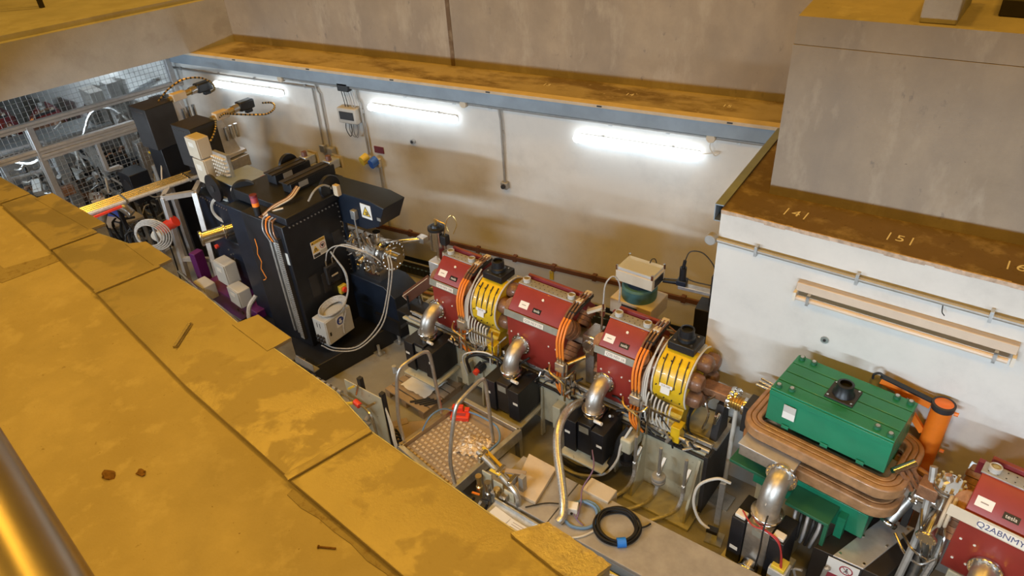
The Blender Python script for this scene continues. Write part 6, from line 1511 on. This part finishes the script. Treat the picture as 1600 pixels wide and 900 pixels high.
hose('blue cable looped on the trunking beside the black coil', [(-1.55, 3.80, .615), (-1.60, 3.90, .62), (-1.72, 3.92, .63), (-1.85, 3.82, .62), (-1.86, 3.70, .62), (-1.75, 3.62, .62), (-1.62, 3.65, .62), (-1.56, 3.75, .62), (-1.62, 3.88, .635), (-1.78, 3.90, .64)], .014, 'blue_cable', name='cable', cat='cable')
hose('thin purple cable trailing from the trunking up to the pump', [(-1.72, 3.70, .64), (-1.75, 3.85, .66), (-1.80, 4.0, .68), (-1.78, 4.2, .75), (-1.9, 4.45, .70)], .007, 'purple_cable', name='cable', cat='cable')
hose('thin dark cable crossing the trunking lid behind the metal hose', [(-2.2, 3.62, .615), (-2.05, 3.74, .62), (-1.9, 3.80, .62), (-1.8, 3.83, .62)], .006, 'rubber', name='cable', cat='cable')
hose('cream wire ending by the foil box on the trunking', [(-1.52, 3.70, .612), (-1.6, 3.58, .612), (-1.7, 3.50, .612)], .010, 'white_cable', name='cable', cat='cable')
t = thing('white_switch_box', 'small white switch box standing on the blue cable loop', 'box', (-1.80, 3.78, .60), 15)
build('case', MB().b(-.05, .05, -.045, .045, 0, .085), 'white', t, bev=.006)
build('button', MB().cyl((.0, -.045, .03), (.0, -.055, .03), .012, n=10), 'charcoal', t)
build('lead', MB().tube([(.02, -.05, .03), (.06, -.1, .02), (.12, -.14, .012)], .006, 6), 'purple_cable', t)
# fat metal hose
t = thing('metal_hose', 'thick silver flexible metal hose arching down beside the beige board', 'hose', (-1.85, 3.66, .60), 0)
pts_ = [(-2.18, 4.80, .92), (-2.20, 4.62, 1.00), (-2.20, 4.42, 1.02), (-2.17, 4.25, .98), (-2.10, 4.10, .90), (-1.98, 3.92, .80), (-1.88, 3.76, .72), (-1.84, 3.66, .66), (-1.86, 3.60, .63)]
build('braid', MB().tube(pts_, .042, 16, 10), 'ribbed_hose', t, True)
build('end_fitting', MB().cyl((-2.18, 4.80, .92), (-2.16, 4.92, .88), .03, n=10), 'ss', t, True)
# papers on the near side of the manifold
t = thing('grey_tray', 'grey metal tray holding printed papers below the slab edge', 'tray', (-2.22, 3.44, .0), -9)
build('tray', MB().b(-.30, .36, -.10, .10, .55, .575), 'galv', t, bev=.004)
build('rim', MB().b(-.30, .36, .09, .105, .55, .62), 'galv', t)
for x in (-.25, .3): build('leg', MB().bar((x, 0, 0), (x, 0, .55), .04, .04), 'galv', t)
t = thing('printed_paper', 'white printed sheet lying on the grey tray', 'paper', (-2.14, 3.40, .578), -9)
build('sheet', MB().b(-.14, .19, -.09, .06, 0, .003), 'white', t)
for k in range(5): build('print_line', MB().b(-.10, .15, -.07+.025*k, -.065+.025*k, .003, .0036), 'ink_grey', t)
one('blank_card', 'small blank card at the left end of the grey tray', 'paper', MB(mx((-2.38, 3.45, .578), -14)).b(-.10, .10, -.07, .06, 0, .003), 'white')
one('pale_trunk_box', 'pale flat box with sticker left of the manifold under the slab edge', 'box', MB(mx((-2.92, 3.42, 0), -30)).b(-.22, .18, -.08, .08, 0, .50), 'grey_box', bev=.006)
# conduits over the floor right of the girder
t = thing('upright_hose_stand', 'white curved hose on a slim grey post left of the green magnet', 'hose', (-.66, 4.52, 0), 0)
build('post', MB().bar((0, 0, 0), (0, 0, .80), .05, .05), 'galv', t)
build('curved_hose', MB().tube([(.06, .02, .80), (-.06, 0, .82), (-.20, -.04, .70), (-.22, -.08, .50), (-.14, -.12, .34), (-.02, -.14, .28)], .014, 8, 6), 'white_cable', t)
build('black_clip', MB().b(-.06, .04, -.16, -.10, .26, .30), 'black_plastic', t)
build('foot', MB().b(-.08, .08, -.08, .08, 0, .02), 'galv', t)
m = MB(); rnd = random.Random(71)
for k in range(26):
    p_ = dl(rnd.uniform(-.1, .35), rnd.uniform(.55, .8), rnd.uniform(.1, .6)); q_ = p_+V3((rnd.uniform(-.15, .15), rnd.uniform(-.12, .12), rnd.uniform(-.2, .25)))
    m.tube([p_, p_.lerp(q_, .5)+V3((rnd.uniform(-.05, .05), 0, .05)), q_], rnd.uniform(.008, .022), 6, 3)
o = one('fitting_tangle', 'jumble of dark fittings and cables between pump and sign box', 'cables', m, 'conduit'); o['kind'] = 'stuff'
t = thing('small_control_unit', 'grey and yellow small control unit left of the sign box', 'control box', tuple(dl(.06, .80, 0)), DA)
build('case', MB().b(-.07, .07, -.07, .07, .30, .62), 'grey_box', t, bev=.008)
build('yellow_cap', MB().b(-.055, .055, -.06, .06, .62, .66), 'yellow_plastic', t, bev=.006)
build('bracket', MB().b(-.09, .09, -.06, .06, 0, .30), 'charcoal', t)
m = MB(); rnd = random.Random(77)
for k in range(60):
    p_ = gl(rnd.uniform(-1.1, 1.9), rnd.uniform(.30, .46), rnd.uniform(.80, 1.05)); q_ = p_+V3((rnd.uniform(-.16, .16), rnd.uniform(-.05, .05), rnd.uniform(-.12, .14)))
    m.tube([p_, p_.lerp(q_, .5)+V3((0, 0, rnd.uniform(-.05, .05))), q_], rnd.uniform(.006, .014), 6, 3)
o = one('girder_cable_tangle', 'tangle of small dark cables along the girder front below the magnets', 'cables', m, 'rubber'); o['kind'] = 'stuff'
m = MB(); rnd = random.Random(78)
for k in range(45):
    p_ = gl(rnd.uniform(-1.1, 1.9), rnd.uniform(.32, .46), rnd.uniform(.82, 1.08))
    q_ = p_+V3((rnd.uniform(-.1, .1), rnd.uniform(-.04, .04), rnd.uniform(-.10, .12)))
    m.cyl(p_, q_, rnd.uniform(.008, .02), n=8)
o = one('girder_fittings', 'small steel pipe fittings along the girder front below the magnets', 'fittings', m, 'ss_dull'); o['kind'] = 'stuff'
